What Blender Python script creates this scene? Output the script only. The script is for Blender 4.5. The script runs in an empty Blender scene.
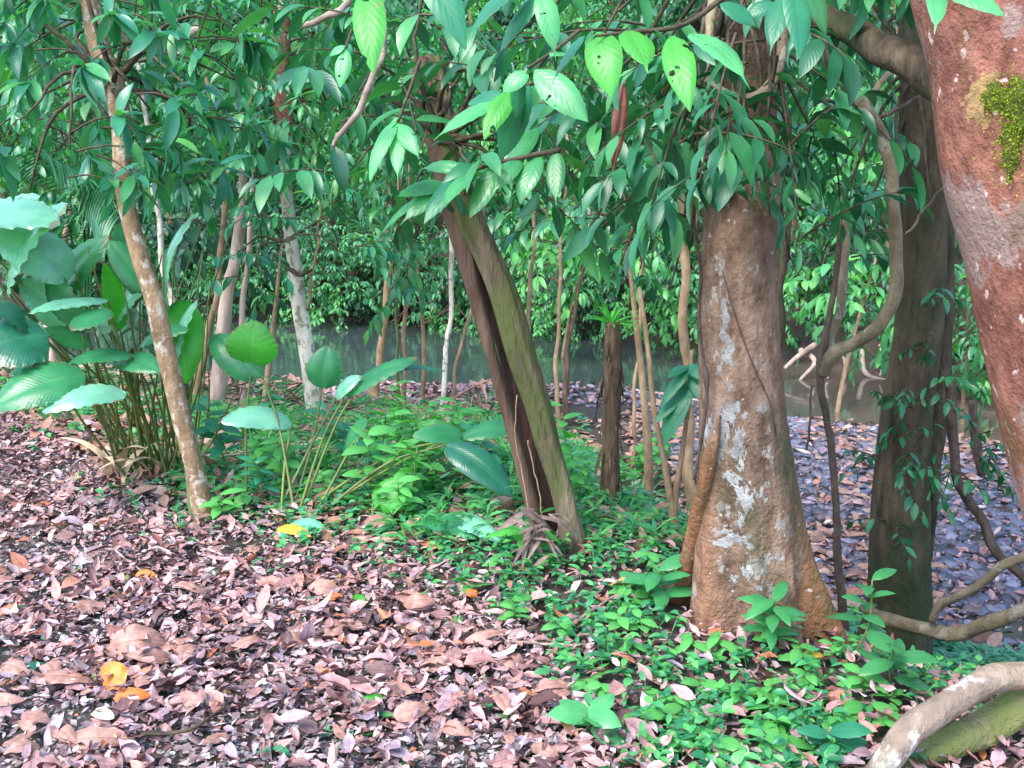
import bpy, math, random
import numpy as np

# ------------------------------------------------------------------ camera, world, sun, exposure
SC = bpy.context.scene
COL = SC.collection
rng = np.random.default_rng(11)
random.seed(5)

LENS = 35.0
PITCH = math.radians(10.0)
CAM = np.array([0.0, 0.0, 1.6])
cam_d = bpy.data.cameras.new('camera')
cam_d.lens = LENS
cam_d.sensor_width = 36.0
cam_d.clip_start = 0.05
cam_d.clip_end = 600.0
cam_o = bpy.data.objects.new('camera', cam_d)
COL.objects.link(cam_o)
cam_o.location = CAM
cam_o.rotation_euler = (math.pi / 2 - PITCH, 0, 0)
SC.camera = cam_o

SUN_EL = math.radians(52)
SUN_AZ = math.radians(-140)          # behind the camera, over the left shoulder (0 = +Y, clockwise)
world = bpy.data.worlds.new('World')
SC.world = world
world.use_nodes = True
wn = world.node_tree
bg = wn.nodes['Background']
sky = wn.nodes.new('ShaderNodeTexSky')
sky.sky_type = 'NISHITA'
sky.sun_disc = False
sky.sun_elevation = SUN_EL
sky.sun_rotation = SUN_AZ
sky.air_density = 1.0
sky.dust_density = 1.2
sky.ozone_density = 1.5
wn.links.new(sky.outputs['Color'], bg.inputs['Color'])
bg.inputs['Strength'].default_value = 0.15

sun_d = bpy.data.lights.new('sun', 'SUN')
sun_d.energy = 1.15
sun_d.angle = math.radians(30)
sun_d.color = (1.0, 0.95, 0.88)
sun_o = bpy.data.objects.new('sun', sun_d)
COL.objects.link(sun_o)
sdir = np.array([math.sin(SUN_AZ) * math.cos(SUN_EL), math.cos(SUN_AZ) * math.cos(SUN_EL), math.sin(SUN_EL)])
from mathutils import Vector
sun_o.rotation_euler = Vector(sdir).to_track_quat('Z', 'Y').to_euler()
sun_o.location = (-6, -8, 14)

SC.view_settings.view_transform = 'Standard'
SC.view_settings.look = 'None'
SC.view_settings.gamma = 1.0
SC.view_settings.use_curve_mapping = False
SC.view_settings.exposure = 2.2
SC.cycles.max_bounces = 8
SC.cycles.diffuse_bounces = 6
SC.cycles.glossy_bounces = 2
SC.cycles.transmission_bounces = 4
SC.cycles.use_denoising = True

# ------------------------------------------------------------------ maths helpers
F = 1024 * LENS / 36.0
FWD = np.array([0, math.cos(PITCH), -math.sin(PITCH)])
UPV = np.array([0, math.sin(PITCH), math.cos(PITCH)])
RGT = np.array([1.0, 0, 0])
ZV = np.array([0, 0, 1.0])


def ray(px, py):
    return FWD + RGT * (px - 512) / F + UPV * (384 - py) / F


def P(px, py, Y):
    """world point seen at that photo pixel, Y metres away along the ground"""
    d = ray(px, py)
    return CAM + d * (Y / d[1])


def norm(v):
    v = np.asarray(v, float)
    return v / np.maximum(np.linalg.norm(v, axis=-1, keepdims=True), 1e-9)


def sstep(a, b, x):
    t = np.clip((x - a) / (b - a), 0, 1)
    return t * t * (3 - 2 * t)


_ph = np.random.default_rng(3)
_NK = [(_ph.uniform(-1, 1, 2) * f, _ph.uniform(0, 6.28), 1 / (i // 4 + 1.0)) for i, f in enumerate(np.repeat([0.5, 1.3, 3.1, 7.0], 4))]


def noise2(x, y, s=1.0):
    r = 0
    for k, p, a in _NK:
        r = r + a * np.sin((k[0] * x + k[1] * y) * s * 2.2 + p)
    return r / 4.2


WATER_Z = -1.0
NEAR_X = [-60, -12, -4, -1, 1.4, 2.4, 4.7, 7.5, 12, 60]
NEAR_Y = [24, 16.2, 14.6, 13.8, 13.8, 12.4, 10.6, 8.4, 5.6, 2]
FAR_X = [-60, -12, -5, -1.4, 3.6, 5.8, 8.5, 13, 60]
FAR_Y = [32, 25, 23.6, 22.6, 19.0, 15.8, 13.2, 9, 4]
YD_X = [-60, -6, -4, -2.4, -1.2, 0, .95, 1.3, 1.7, 2.5, 4, 60]
YD_Y = [9, 9, 7.6, 5.8, 5.0, 4.8, 3.85, 3.15, 2.9, 2.4, 1.9, 0]
YW_X = [-60, -4, 0, .8, 1.3, 1.8, 2.6, 4, 60]
YW_Y = [9, 7, 8, 6.0, 2.6, 2.1, 2.1, 2.1, 2.0]


def H(x, y):
    x = np.asarray(x, float)
    y = np.asarray(y, float)
    yn = np.interp(x, NEAR_X, NEAR_Y)
    yf = np.interp(x, FAR_X, FAR_Y)
    yd = np.interp(x, YD_X, YD_Y)
    yw = np.interp(x, YW_X, YW_Y)
    s = np.clip((y - yd) / yw, 0, 1)
    h = -0.90 * (0.55 * s + 0.45 * s * s * (3 - 2 * s))
    h = h + 0.05 * noise2(x, y, 0.8) * (1 - 0.6 * s)
    h = np.where(y < 30, h, h)
    # slow rise of the litter bank to the left
    h = h + 0.10 * sstep(-2.0, -6.0, x) * sstep(9, 5, y)
    # stream bed
    yn2 = yn + 0.35 * noise2(x, y * 0 + 3, 0.7)
    bed = sstep(0, 1.8, y - yn2)
    h = h * (1 - bed) + (-1.35) * bed
    # wet hollow at the foot of the gravel, right
    h = h - 0.16 * np.exp(-(((x - 3.3) / 0.5) ** 2 + ((y - 5.75) / 0.55) ** 2))
    # far bank: undercut step, then a wooded hillside
    d = y - (yf + 0.3 * noise2(x, y * 0 + 9, 0.9))
    bank = sstep(-0.2, 0.7, d) * 1.25 + np.clip(d - 0.5, 0, 60) * 0.24 + np.clip(d - 8, 0, 24) * 0.22
    h = np.where(d > -0.2, -1.35 + bank + 0.12 * noise2(x, y, 0.5) * sstep(0.5, 2, d), h)
    return h


def G(px, py):
    """ground point seen at that photo pixel"""
    d = ray(px, py)
    t = np.arange(1.5, 40, 0.01)
    p = CAM[None] + d[None] * t[:, None]
    z = H(p[:, 0], p[:, 1])
    hit = np.nonzero(p[:, 2] < np.maximum(z, WATER_Z - .3))[0]
    i = hit[0] if len(hit) else len(t) - 1
    return np.array([p[i, 0], p[i, 1], z[i]])


# ------------------------------------------------------------------ mesh helpers
class MB:
    """collects quads (and triangles) of one mesh"""

    def __init__(self):
        self.V, self.Q, self.T, self.UV, self.n = [], [], [], [], 0

    def add(self, V, Q=None, UV=None, T=None):
        V = np.asarray(V, float).reshape(-1, 3)
        if Q is not None and len(Q):
            self.Q.append(np.asarray(Q).reshape(-1, 4) + self.n)
        if T is not None and len(T):
            self.T.append(np.asarray(T).reshape(-1, 3) + self.n)
        self.V.append(V)
        self.UV.append(np.zeros((len(V), 2)) if UV is None else np.asarray(UV, float).reshape(-1, 2))
        self.n += len(V)

    def mesh(self, name, off=(0, 0, 0), smooth=True):
        V = (np.concatenate(self.V) if self.V else np.zeros((0, 3))) - np.asarray(off, float)
        UV = np.concatenate(self.UV) if self.UV else np.zeros((0, 2))
        Q = np.concatenate(self.Q).ravel() if self.Q else np.zeros(0, int)
        T = np.concatenate(self.T).ravel() if self.T else np.zeros(0, int)
        me = bpy.data.meshes.new(name)
        nq, nt = len(Q) // 4, len(T) // 3
        me.vertices.add(len(V))
        me.vertices.foreach_set('co', V.astype(np.float32).ravel())
        loops = np.concatenate([Q, T]).astype(np.int32)
        me.loops.add(len(loops))
        me.loops.foreach_set('vertex_index', loops)
        me.polygons.add(nq + nt)
        st = np.concatenate([np.arange(nq) * 4, nq * 4 + np.arange(nt) * 3]).astype(np.int32)
        me.polygons.foreach_set('loop_start', st)
        me.polygons.foreach_set('use_smooth', np.full(nq + nt, smooth))
        uvl = me.uv_layers.new(name='UVMap')
        uvl.data.foreach_set('uv', UV[loops].astype(np.float32).ravel())
        me.update(calc_edges=True)
        me.validate()
        return me


def link(name, me, mat=None, parent=None):
    o = bpy.data.objects.new(name, me)
    COL.objects.link(o)
    if mat is not None and me is not None and not me.materials:
        me.materials.append(mat)
    if parent is not None:
        o.parent = parent
    return o


def tag(o, label, cat, group=None, kind=None):
    if label:
        o['label'] = label
    if cat:
        o['category'] = cat
    if group:
        o['group'] = group
    if kind:
        o['kind'] = kind
    return o


def thing(name, label, cat, loc=(0, 0, 0), group=None):
    o = bpy.data.objects.new(name, None)
    o.empty_display_size = 0.1
    COL.objects.link(o)
    o.location = loc
    tag(o, label, cat, group)
    return o


def part(name, mb, mat, root, label=None, top=None):
    """mb is in world coordinates; root is the (unrotated) thing, or a part at its origin"""
    off = np.array((top or root).location)
    o = link(name, mb.mesh(name, off), mat, root)
    if label:
        o['label'] = label
    return o


def catmull(pts, rad, sub=5):
    pts = np.asarray(pts, float)
    rad = np.asarray(rad, float)
    if len(pts) == 2:
        t = np.linspace(0, 1, sub + 1)[:, None]
        return pts[0] * (1 - t) + pts[1] * t, rad[0] * (1 - t[:, 0]) + rad[1] * t[:, 0]
    p = np.vstack([2 * pts[0] - pts[1], pts, 2 * pts[-1] - pts[-2]])
    r = np.concatenate([[rad[0]], rad, [rad[-1]]])
    o, ro = [], []
    for i in range(1, len(p) - 2):
        for t in np.linspace(0, 1, sub, endpoint=False):
            a = .5 * (2 * p[i] + (p[i + 1] - p[i - 1]) * t + (2 * p[i - 1] - 5 * p[i] + 4 * p[i + 1] - p[i + 2]) * t * t
                      + (-p[i - 1] + 3 * p[i] - 3 * p[i + 1] + p[i + 2]) * t ** 3)
            o.append(a)
            ro.append(r[i] * (1 - t) + r[i + 1] * t)
    o.append(p[-2])
    ro.append(r[-2])
    return np.array(o), np.array(ro)


def tube_grid(pts, rad, n=8, sub=5, lump=0.0, wob=0.0, shape=None, rg=None):
    """ring grid (rings, n, 3) round a smooth path, with bark lumps; shape(theta, s01) multiplies the radius"""
    rg = rg or rng
    p, r = catmull(pts, rad, sub)
    if wob:
        s = np.linspace(0, 1, len(p))
        for ax in range(3):
            for k in (2, 5, 11):
                p[1:-1, ax] += (wob / k ** .5 * np.sin(s * k * 3.1 + rg.uniform(0, 6.3)))[1:-1]
    t = norm(np.gradient(p, axis=0))
    ref = np.array([1.0, 0, 0]) if abs(t[0][0]) < .8 else np.array([0, 1.0, 0])
    a = norm(ref - t[0] * np.dot(ref, t[0]))
    A = []
    for i in range(len(p)):
        a = norm(a - t[i] * np.dot(a, t[i]))
        A.append(a)
    A = np.array(A)
    B = np.cross(t, A)
    th = np.arange(n) / n * 2 * math.pi
    L = np.concatenate([[0], np.cumsum(np.linalg.norm(np.diff(p, axis=0), axis=1))])
    R = r[:, None] * np.ones(n)[None]
    if lump:
        m = 0
        for k in (1, 2, 3, 5):
            for q in range(2):
                m = m + np.sin(k * th[None] + rg.uniform(0, 6.3) + L[:, None] / max(np.mean(r), .005) * rg.uniform(-.9, .9)) / k ** .7
        R = R * (1 + lump * m * .5)
    if shape is not None:
        R = R * shape(th[None], np.linspace(0, 1, len(p))[:, None])
    g = p[:, None] + R[..., None] * (np.cos(th)[None, :, None] * A[:, None] + np.sin(th)[None, :, None] * B[:, None])
    return g, p, L


def grid_quads(m, n, closed=True):
    i = np.arange(m - 1)[:, None]
    j = np.arange(n if closed else n - 1)[None]
    j2 = (j + 1) % n
    return np.stack([i * n + j, i * n + j2, (i + 1) * n + j2, (i + 1) * n + j], -1).reshape(-1, 4)


def add_grid(mb, g, L=None, cap=True):
    m, n = g.shape[:2]
    uv = np.stack(np.broadcast_arrays(np.arange(n)[None] / n, (L if L is not None else np.arange(m))[:, None]), -1)
    if cap:
        c0, c1 = g[0].mean(0), g[-1].mean(0)
        g = np.concatenate([np.repeat(c0[None, None], n, 1) * .98 + g[:1] * .02, g, np.repeat(c1[None, None], n, 1) * .98 + g[-1:] * .02])
        uv = np.concatenate([uv[:1], uv, uv[-1:]])
        m += 2
    mb.add(g.reshape(-1, 3), grid_quads(m, n), uv.reshape(-1, 2))


def tube(mb, pts, rad, n=8, sub=5, lump=0.0, wob=0.0, shape=None, cap=True, rg=None):
    g, p, L = tube_grid(pts, rad, n, sub, lump, wob, shape, rg)
    add_grid(mb, g, L, cap)
    return g


def patch(mb, g, L, i0, i1, t0, t1, thick=0.006, seed=1, thr=.0):
    """an irregular crust lying on part of a trunk's ring grid"""
    rg = np.random.default_rng(seed)
    n = g.shape[1]
    jj = np.arange(int(t0 * n), int(t1 * n) + 1) % n
    sub = g[i0:i1 + 1][:, jj]
    c = g[i0:i1 + 1].mean(1)[:, None]
    # finer resample
    k = 4
    M, N = sub.shape[:2]
    u = np.linspace(0, M - 1, (M - 1) * k + 1)
    w = np.linspace(0, N - 1, (N - 1) * k + 1)

    def res(arr, x, ax):
        lo = np.floor(x).astype(int)
        hi = np.minimum(lo + 1, arr.shape[ax] - 1)
        f = (x - lo).reshape([-1 if q == ax else 1 for q in range(arr.ndim)])
        return np.take(arr, lo, ax) * (1 - f) + np.take(arr, hi, ax) * f
    s = res(res(sub, u, 0), w, 1)
    cc = res(c, u, 0)
    nrm = norm(s - cc)
    U = np.linspace(-1, 1, len(u))[:, None]
    W = np.linspace(-1, 1, len(w))[None]
    d = np.sqrt(U ** 2 + W ** 2)
    ang = np.arctan2(U, W)
    edge = .80 + sum(.16 / q ** .5 * np.sin(q * ang + rg.uniform(0, 6.3)) for q in (2, 3, 5, 8, 13))
    hole = sum(.22 * np.sin(kx * U + rg.uniform(0, 6.3)) * np.sin(ky * W + rg.uniform(0, 6.3)) for kx, ky in ((5, 4), (9, 11), (17, 14)))
    f = np.clip((edge - d + hole * thr) / .25, -1, 1)
    lump = .6 + .4 * rg.random(f.shape)
    s = s + nrm * (np.where(f > 0, thick * np.sqrt(np.maximum(f, 0)) * lump, -.004))[..., None]
    keep = f > -.35
    m2, n2 = f.shape
    q = grid_quads(m2, n2, False)
    kf = keep.ravel()
    q = q[kf[q].all(1)]
    uv = np.stack(np.broadcast_arrays(W * .5 + .5, U * .5 + .5), -1)
    used = np.unique(q)
    rm = -np.ones(m2 * n2, int)
    rm[used] = np.arange(len(used))
    mb.add(s.reshape(-1, 3)[used], rm[q], uv.reshape(-1, 2)[used])


PROF = {
    'lance': lambda v: (v ** .75) * (1 - v) ** .95 * 3.15,
    'ovate': lambda v: (v ** .55) * (1 - v) ** .85 * 2.42,
    'tip': lambda v: np.where(v < .8, (np.clip(v / .8, 0, 1) ** .6) * (1 - np.clip(v / .8, 0, 1) * .93) ** .7 * 2.05, .14 * (1 - v) / .2),
    'paddle': lambda v: (v ** .5) * (1 - v) ** .72 * 2.22,
    'round': lambda v: np.sqrt(np.maximum(v * (1 - v), 0)) * 2,
    'blade': lambda v: (v ** .2) * (1 - v) ** .6 * 1.6,
}


def leaves(mb, Pos, D, U, L, W, droop=.5, fold=.35, shape='lance', nseg=5, wave=0.0, rg=None, curl=0.0, half=1):
    """many leaves at once; each a small folded, drooping strip with UV (across, along)"""
    rg = rg or rng
    Pos = np.asarray(Pos, float).reshape(-1, 3)
    N = len(Pos)
    if not N:
        return
    t = norm(np.broadcast_to(D, Pos.shape))
    s = norm(np.cross(t, np.broadcast_to(U, Pos.shape)) + 1e-6)
    n = np.cross(s, t)
    L = np.broadcast_to(np.asarray(L, float), (N,))
    W = np.broadcast_to(np.asarray(W, float), (N,))
    dr = np.broadcast_to(np.asarray(droop, float), (N,))
    fo = np.broadcast_to(np.asarray(fold, float), (N,))
    cu = np.broadcast_to(np.asarray(curl, float), (N,))
    v = np.linspace(0, 1, nseg + 1)
    w = PROF[shape](np.clip(v, 0.015, 0.985))
    w[0] = .06
    w[-1] = .03
    us = np.linspace(-1, 1, 2 * half + 1)
    dv = np.clip(dr[:, None] * v[None], -2.6, 2.6)
    den = np.where(np.abs(dr) < 1e-3, 1e-3, dr)[:, None]
    ax = L[:, None] * np.sin(np.where(np.abs(dr)[:, None] < 1e-3, 1e-3 * v[None], dv)) / den
    an = -L[:, None] * (1 - np.cos(dv)) / den
    ang = dv
    base = Pos[:, None] + ax[..., None] * t[:, None] + an[..., None] * n[:, None]
    nn = np.sin(ang)[..., None] * t[:, None] + np.cos(ang)[..., None] * n[:, None]
    out = np.empty((N, nseg + 1, len(us), 3))
    ph = rg.uniform(0, 6.3, (N, 1, 1))
    for k, u in enumerate(us):
        hw = W[:, None] * .5 * w[None] * abs(u)
        f = fo[:, None] + cu[:, None] * abs(u)
        off = s[:, None] * (np.sign(u) * hw * np.cos(f))[..., None] + nn * (hw * np.sin(f))[..., None]
        if wave:
            off = off + nn * (wave * W[:, None] * abs(u) * np.sin(v[None] * 9 + ph[:, :, 0] + 1.3 * np.sign(u)))[..., None]
        out[:, :, k] = base + off
    nc = len(us)
    q1 = grid_quads(nseg + 1, nc, False)
    q = (q1[None] + (np.arange(N) * (nseg + 1) * nc)[:, None, None]).reshape(-1, 4)
    uv = np.stack(np.broadcast_arrays(us[None] * .5 + .5, v[:, None]), -1).reshape(-1, 2)
    mb.add(out.reshape(-1, 3), q, np.tile(uv, (N, 1)))


def blade(mb, b, tip, width, up, bulge=.1, fold=.25, shape='paddle', nseg=18, nc=8, wave=.015, waves=7, seed=None, tear=0):
    """one large leaf from its base to its tip, midrib bulging upwards, side veins rippling"""
    rg = np.random.default_rng(seed if seed is not None else int(abs(b[0] * 991 + b[2] * 577 + tip[0] * 131) * 100) % 99999)
    b, tip = np.asarray(b, float), np.asarray(tip, float)
    c = tip - b
    Ln = np.linalg.norm(c)
    t = c / Ln
    s = norm(np.cross(t, np.asarray(up, float)))
    n = np.cross(s, t)
    v = np.linspace(0, 1, nseg + 1)
    us = np.linspace(-1, 1, nc + 1)
    w = PROF[shape](np.clip(v, .01, .99))
    w[0], w[-1] = .08, .02
    mid = b[None] + c[None] * v[:, None] + n[None] * (bulge * Ln * 4 * v * (1 - v))[:, None]
    g = np.empty((nseg + 1, nc + 1, 3))
    p1, p2 = rg.uniform(0, 6.3, 2)
    for k, u in enumerate(us):
        au = abs(u)
        hw = width * .5 * w * au * (1 + .05 * rg.standard_normal())
        f = fold * (1 - .9 * au)
        rip = wave * width * au * (np.sin((v - .25 * au) * waves * 6.28 + p1 + (1.5 if u > 0 else 0)) + .8 * np.sin(v * 5 + p2 + (2 if u > 0 else 0)) * au)
        g[:, k] = mid + s[None] * (np.sign(u) * hw * np.cos(f))[:, None] + n[None] * (hw * np.sin(f) - .12 * hw * au + rip)[:, None]
    uv = np.stack(np.broadcast_arrays(us[None] * .5 + .5, v[:, None]), -1)
    mb.add(g.reshape(-1, 3), grid_quads(nseg + 1, nc + 1, False), uv.reshape(-1, 2))


# ------------------------------------------------------------------ materials
def new_mat(name):
    m = bpy.data.materials.new(name)
    m.use_nodes = True
    nt = m.node_tree
    nt.nodes.clear()
    out = nt.nodes.new('ShaderNodeOutputMaterial')
    return m, nt, out


def ND(nt, typ, **kw):
    n = nt.nodes.new(typ)
    for k, v in kw.items():
        if k.startswith('i_'):
            n.inputs[k[2:].replace('_', ' ')].default_value = v
        else:
            setattr(n, k, v)
    return n


def ramp(nt, fac, stops, interp='LINEAR'):
    r = nt.nodes.new('ShaderNodeValToRGB')
    r.color_ramp.interpolation = interp
    e = r.color_ramp.elements
    while len(e) > 1:
        e.remove(e[-1])
    e[0].position = stops[0][0]
    e[0].color = (*stops[0][1], 1) if len(stops[0][1]) == 3 else stops[0][1]
    for p, c in stops[1:]:
        x = e.new(p)
        x.color = (*c, 1)
    nt.links.new(fac, r.inputs[0])
    return r.outputs[0]


def math_n(nt, op, a, b=None, clamp=False):
    m = nt.nodes.new('ShaderNodeMath')
    m.operation = op
    m.use_clamp = clamp
    for i, x in enumerate((a, b)):
        if x is None:
            continue
        if isinstance(x, (int, float)):
            m.inputs[i].default_value = x
        else:
            nt.links.new(x, m.inputs[i])
    return m.outputs[0]


def mix(nt, fac, a, b, mode='MIX'):
    m = nt.nodes.new('ShaderNodeMix')
    m.data_type = 'RGBA'
    m.blend_type = mode
    for k, x in ((0, fac), (6, a), (7, b)):
        if isinstance(x, (int, float)):
            m.inputs[k].default_value = x
        elif isinstance(x, tuple):
            m.inputs[k].default_value = (*x, 1)
        else:
            nt.links.new(x, m.inputs[k])
    return m.outputs[2]


def leaf_mat(name, cols, rough=.38, trans=.25, tcol=None, vein=.35, nveins=9, spots=0.0, spec=.5, bump=.25, holes=0, edge=0.0):
    cols = [(r_ * 1.4, g_ * 1.5, b_ * 1.35) for r_, g_, b_ in cols]
    m, nt, out = new_mat(name)
    geo = ND(nt, 'ShaderNodeNewGeometry')
    st = [(i / max(len(cols) - 1, 1), c) for i, c in enumerate(cols)]
    col = ramp(nt, geo.outputs['Random Per Island'], st)
    uv = ND(nt, 'ShaderNodeUVMap')
    sx = ND(nt, 'ShaderNodeSeparateXYZ')
    nt.links.new(uv.outputs[0], sx.inputs[0])
    au = math_n(nt, 'ABSOLUTE', math_n(nt, 'SUBTRACT', sx.outputs[0], .5))
    mid = math_n(nt, 'LESS_THAN', au, .028)
    sv = math_n(nt, 'SINE', math_n(nt, 'MULTIPLY', math_n(nt, 'SUBTRACT', sx.outputs[1], math_n(nt, 'MULTIPLY', au, .55)), nveins * 6.283))
    svm = math_n(nt, 'GREATER_THAN', sv, .86)
    v = math_n(nt, 'MAXIMUM', mid, math_n(nt, 'MULTIPLY', svm, .45))
    vc = mix(nt, 1.0, col, (1.9, 1.7, 1.5), 'MULTIPLY')
    vc = mix(nt, .25, vc, (.25, .3, .12))
    col = mix(nt, math_n(nt, 'MULTIPLY', v, vein), col, vc)
    tc = ND(nt, 'ShaderNodeTexCoord')
    nz = ND(nt, 'ShaderNodeTexNoise', i_Scale=9.0, i_Detail=3.0)
    nt.links.new(tc.outputs['Object'], nz.inputs['Vector'])
    col = mix(nt, .6, col, mix(nt, 1.0, col, ramp(nt, nz.outputs[0], [(.3, (.62, .66, .7)), (.7, (1.35, 1.3, 1.15))]), 'MULTIPLY'))
    if spots:
        n2 = ND(nt, 'ShaderNodeTexNoise', i_Scale=55.0, i_Detail=2.0)
        nt.links.new(tc.outputs['Object'], n2.inputs['Vector'])
        col = mix(nt, math_n(nt, 'MULTIPLY', math_n(nt, 'GREATER_THAN', n2.outputs[0], .68), spots), col, (.30, .22, .10))
    if edge:
        ed = math_n(nt, 'MAXIMUM', math_n(nt, 'MULTIPLY', au, 2.0), sx.outputs[1])
        n6 = ND(nt, 'ShaderNodeTexNoise', i_Scale=16.0, i_Detail=4.0)
        nt.links.new(tc.outputs['Object'], n6.inputs['Vector'])
        ed = math_n(nt, 'ADD', ed, math_n(nt, 'MULTIPLY', math_n(nt, 'SUBTRACT', n6.outputs[0], .5), .55))
        col = mix(nt, math_n(nt, 'MULTIPLY', ramp(nt, ed, [(.97, (0, 0, 0)), (1.0, (1, 1, 1))]), edge), col, (.17, .12, .05))
    b = ND(nt, 'ShaderNodeBsdfPrincipled')
    nt.links.new(col, b.inputs['Base Color'])
    b.inputs['Roughness'].default_value = rough
    b.inputs['Specular IOR Level'].default_value = spec
    if bump:
        bp = ND(nt, 'ShaderNodeBump', i_Strength=bump, i_Distance=.004)
        nt.links.new(math_n(nt, 'ADD', math_n(nt, 'MULTIPLY', sv, .5), math_n(nt, 'MULTIPLY', nz.outputs[0], 1.5)), bp.inputs['Height'])
        nt.links.new(bp.outputs[0], b.inputs['Normal'])
    t = ND(nt, 'ShaderNodeBsdfTranslucent')
    nt.links.new(mix(nt, 1.0, col, tcol or (1.5, 1.9, .7), 'MULTIPLY'), t.inputs['Color'])
    ms = ND(nt, 'ShaderNodeMixShader')
    ms.inputs[0].default_value = trans
    nt.links.new(b.outputs[0], ms.inputs[1])
    nt.links.new(t.outputs[0], ms.inputs[2])
    if holes:
        n3 = ND(nt, 'ShaderNodeTexNoise', i_Scale=float(holes), i_Detail=1.0)
        nt.links.new(tc.outputs['Object'], n3.inputs['Vector'])
        tr = ND(nt, 'ShaderNodeBsdfTransparent')
        mh = ND(nt, 'ShaderNodeMixShader')
        nt.links.new(math_n(nt, 'GREATER_THAN', n3.outputs[0], .70), mh.inputs[0])
        nt.links.new(ms.outputs[0], mh.inputs[1])
        nt.links.new(tr.outputs[0], mh.inputs[2])
        ms = mh
    nt.links.new(ms.outputs[0], out.inputs[0])
    return m


def bark_mat(name, c1, c2, patchc=None, pthr=.6, pscale=6, stretch=.35, scale=14, moss=None, mthr=.6, mscale=3, bump=.5, xtint=None, rough=.85, spots=None, rings=0.0):
    m, nt, out = new_mat(name)
    tc = ND(nt, 'ShaderNodeTexCoord')

    def nz(sc, det=5.0, str_=1.0, rgh=.6, off=0):
        mp = ND(nt, 'ShaderNodeMapping')
        mp.inputs['Scale'].default_value = (1, 1, str_)
        mp.inputs['Location'].default_value = (off, off * 1.7, off * .6)
        nt.links.new(tc.outputs['Object'], mp.inputs[0])
        n = ND(nt, 'ShaderNodeTexNoise', i_Scale=sc, i_Detail=det, i_Roughness=rgh)
        nt.links.new(mp.outputs[0], n.inputs['Vector'])
        return n.outputs[0]
    n1 = nz(scale, 6.0, stretch)
    n2 = nz(scale * .3, 3.0, stretch, off=3.3)
    col = mix(nt, ramp(nt, n1, [(.32, (0, 0, 0)), (.68, (1, 1, 1))]), c1, c2)
    col = mix(nt, .75, col, mix(nt, 1.0, col, ramp(nt, n2, [(.3, (.55, .52, .5)), (.7, (1.4, 1.38, 1.3))]), 'MULTIPLY'))
    if xtint == 'attr':
        an = ND(nt, 'ShaderNodeAttribute', attribute_name='orange')
        fac = math_n(nt, 'ADD', an.outputs['Fac'], math_n(nt, 'MULTIPLY', math_n(nt, 'SUBTRACT', n2, .5), .9), True)
        fac = math_n(nt, 'MULTIPLY', fac, math_n(nt, 'GREATER_THAN', an.outputs['Fac'], .02))
        col = mix(nt, math_n(nt, 'MULTIPLY', fac, .9), col, mix(nt, n1, (.19, .075, .035), (.38, .165, .075)))
        orange = fac
    elif xtint:
        sx = ND(nt, 'ShaderNodeSeparateXYZ')
        nt.links.new(tc.outputs['Object'], sx.inputs[0])
        a0, a1, tcol, amt = xtint
        mr = ND(nt, 'ShaderNodeMapRange', i_From_Min=a0, i_From_Max=a1)
        nt.links.new(math_n(nt, 'ADD', sx.outputs[0], math_n(nt, 'MULTIPLY', math_n(nt, 'SUBTRACT', n2, .5), .25)), mr.inputs[0])
        col = mix(nt, math_n(nt, 'MULTIPLY', mr.outputs[0], amt), col, mix(nt, n1, tcol, tuple(x * .6 for x in tcol)))
    if patchc:
        n3 = nz(pscale, 5.0, .7, .65, off=7.1)
        f = ramp(nt, n3, [(pthr, (0, 0, 0)), (pthr + .05, (1, 1, 1))])
        if xtint == 'attr':
            f = math_n(nt, 'MULTIPLY', f, math_n(nt, 'SUBTRACT', 1.0, orange, True))
        col = mix(nt, math_n(nt, 'MULTIPLY', f, .85), col, mix(nt, n1, patchc, tuple(x * .75 for x in patchc)))
    if spots:
        sc_, th_, cc_ = spots
        n5 = nz(sc_, 2.0, .8, .5, off=13.1)
        col = mix(nt, ramp(nt, n5, [(th_, (0, 0, 0)), (th_ + .03, (1, 1, 1))]), col, cc_)
    if moss:
        n4 = nz(mscale, 4.0, .5, .7, off=21.0)
        col = mix(nt, math_n(nt, 'MULTIPLY', ramp(nt, n4, [(mthr - .08, (0, 0, 0)), (mthr + .1, (1, 1, 1))]), .8), col, mix(nt, n1, moss, tuple(x * .5 for x in moss)))
    b = ND(nt, 'ShaderNodeBsdfPrincipled')
    nt.links.new(col, b.inputs['Base Color'])
    b.inputs['Roughness'].default_value = rough
    b.inputs['Specular IOR Level'].default_value = .25
    bp = ND(nt, 'ShaderNodeBump', i_Strength=min(1.0, bump * 1.3), i_Distance=.035)
    hgt = math_n(nt, 'ADD', n1, math_n(nt, 'MULTIPLY', nz(scale * 4, 4.0, stretch * 1.5, off=5), .4))
    if rings:
        mp = ND(nt, 'ShaderNodeMapping')
        mp.inputs['Scale'].default_value = (.15, .15, 1)
        nt.links.new(tc.outputs['Object'], mp.inputs[0])
        nr = ND(nt, 'ShaderNodeTexNoise', i_Scale=26.0, i_Detail=3.0)
        nt.links.new(mp.outputs[0], nr.inputs['Vector'])
        hgt = math_n(nt, 'ADD', hgt, math_n(nt, 'MULTIPLY', nr.outputs[0], rings))
    nt.links.new(hgt, bp.inputs['Height'])
    nt.links.new(bp.outputs[0], b.inputs['Normal'])
    nt.links.new(b.outputs[0], out.inputs[0])
    return m


def plain_mat(name, c1, c2, scale=20, rough=.8, bump=.3):
    return bark_mat(name, c1, c2, scale=scale, stretch=1.0, bump=bump, rough=rough)


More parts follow.
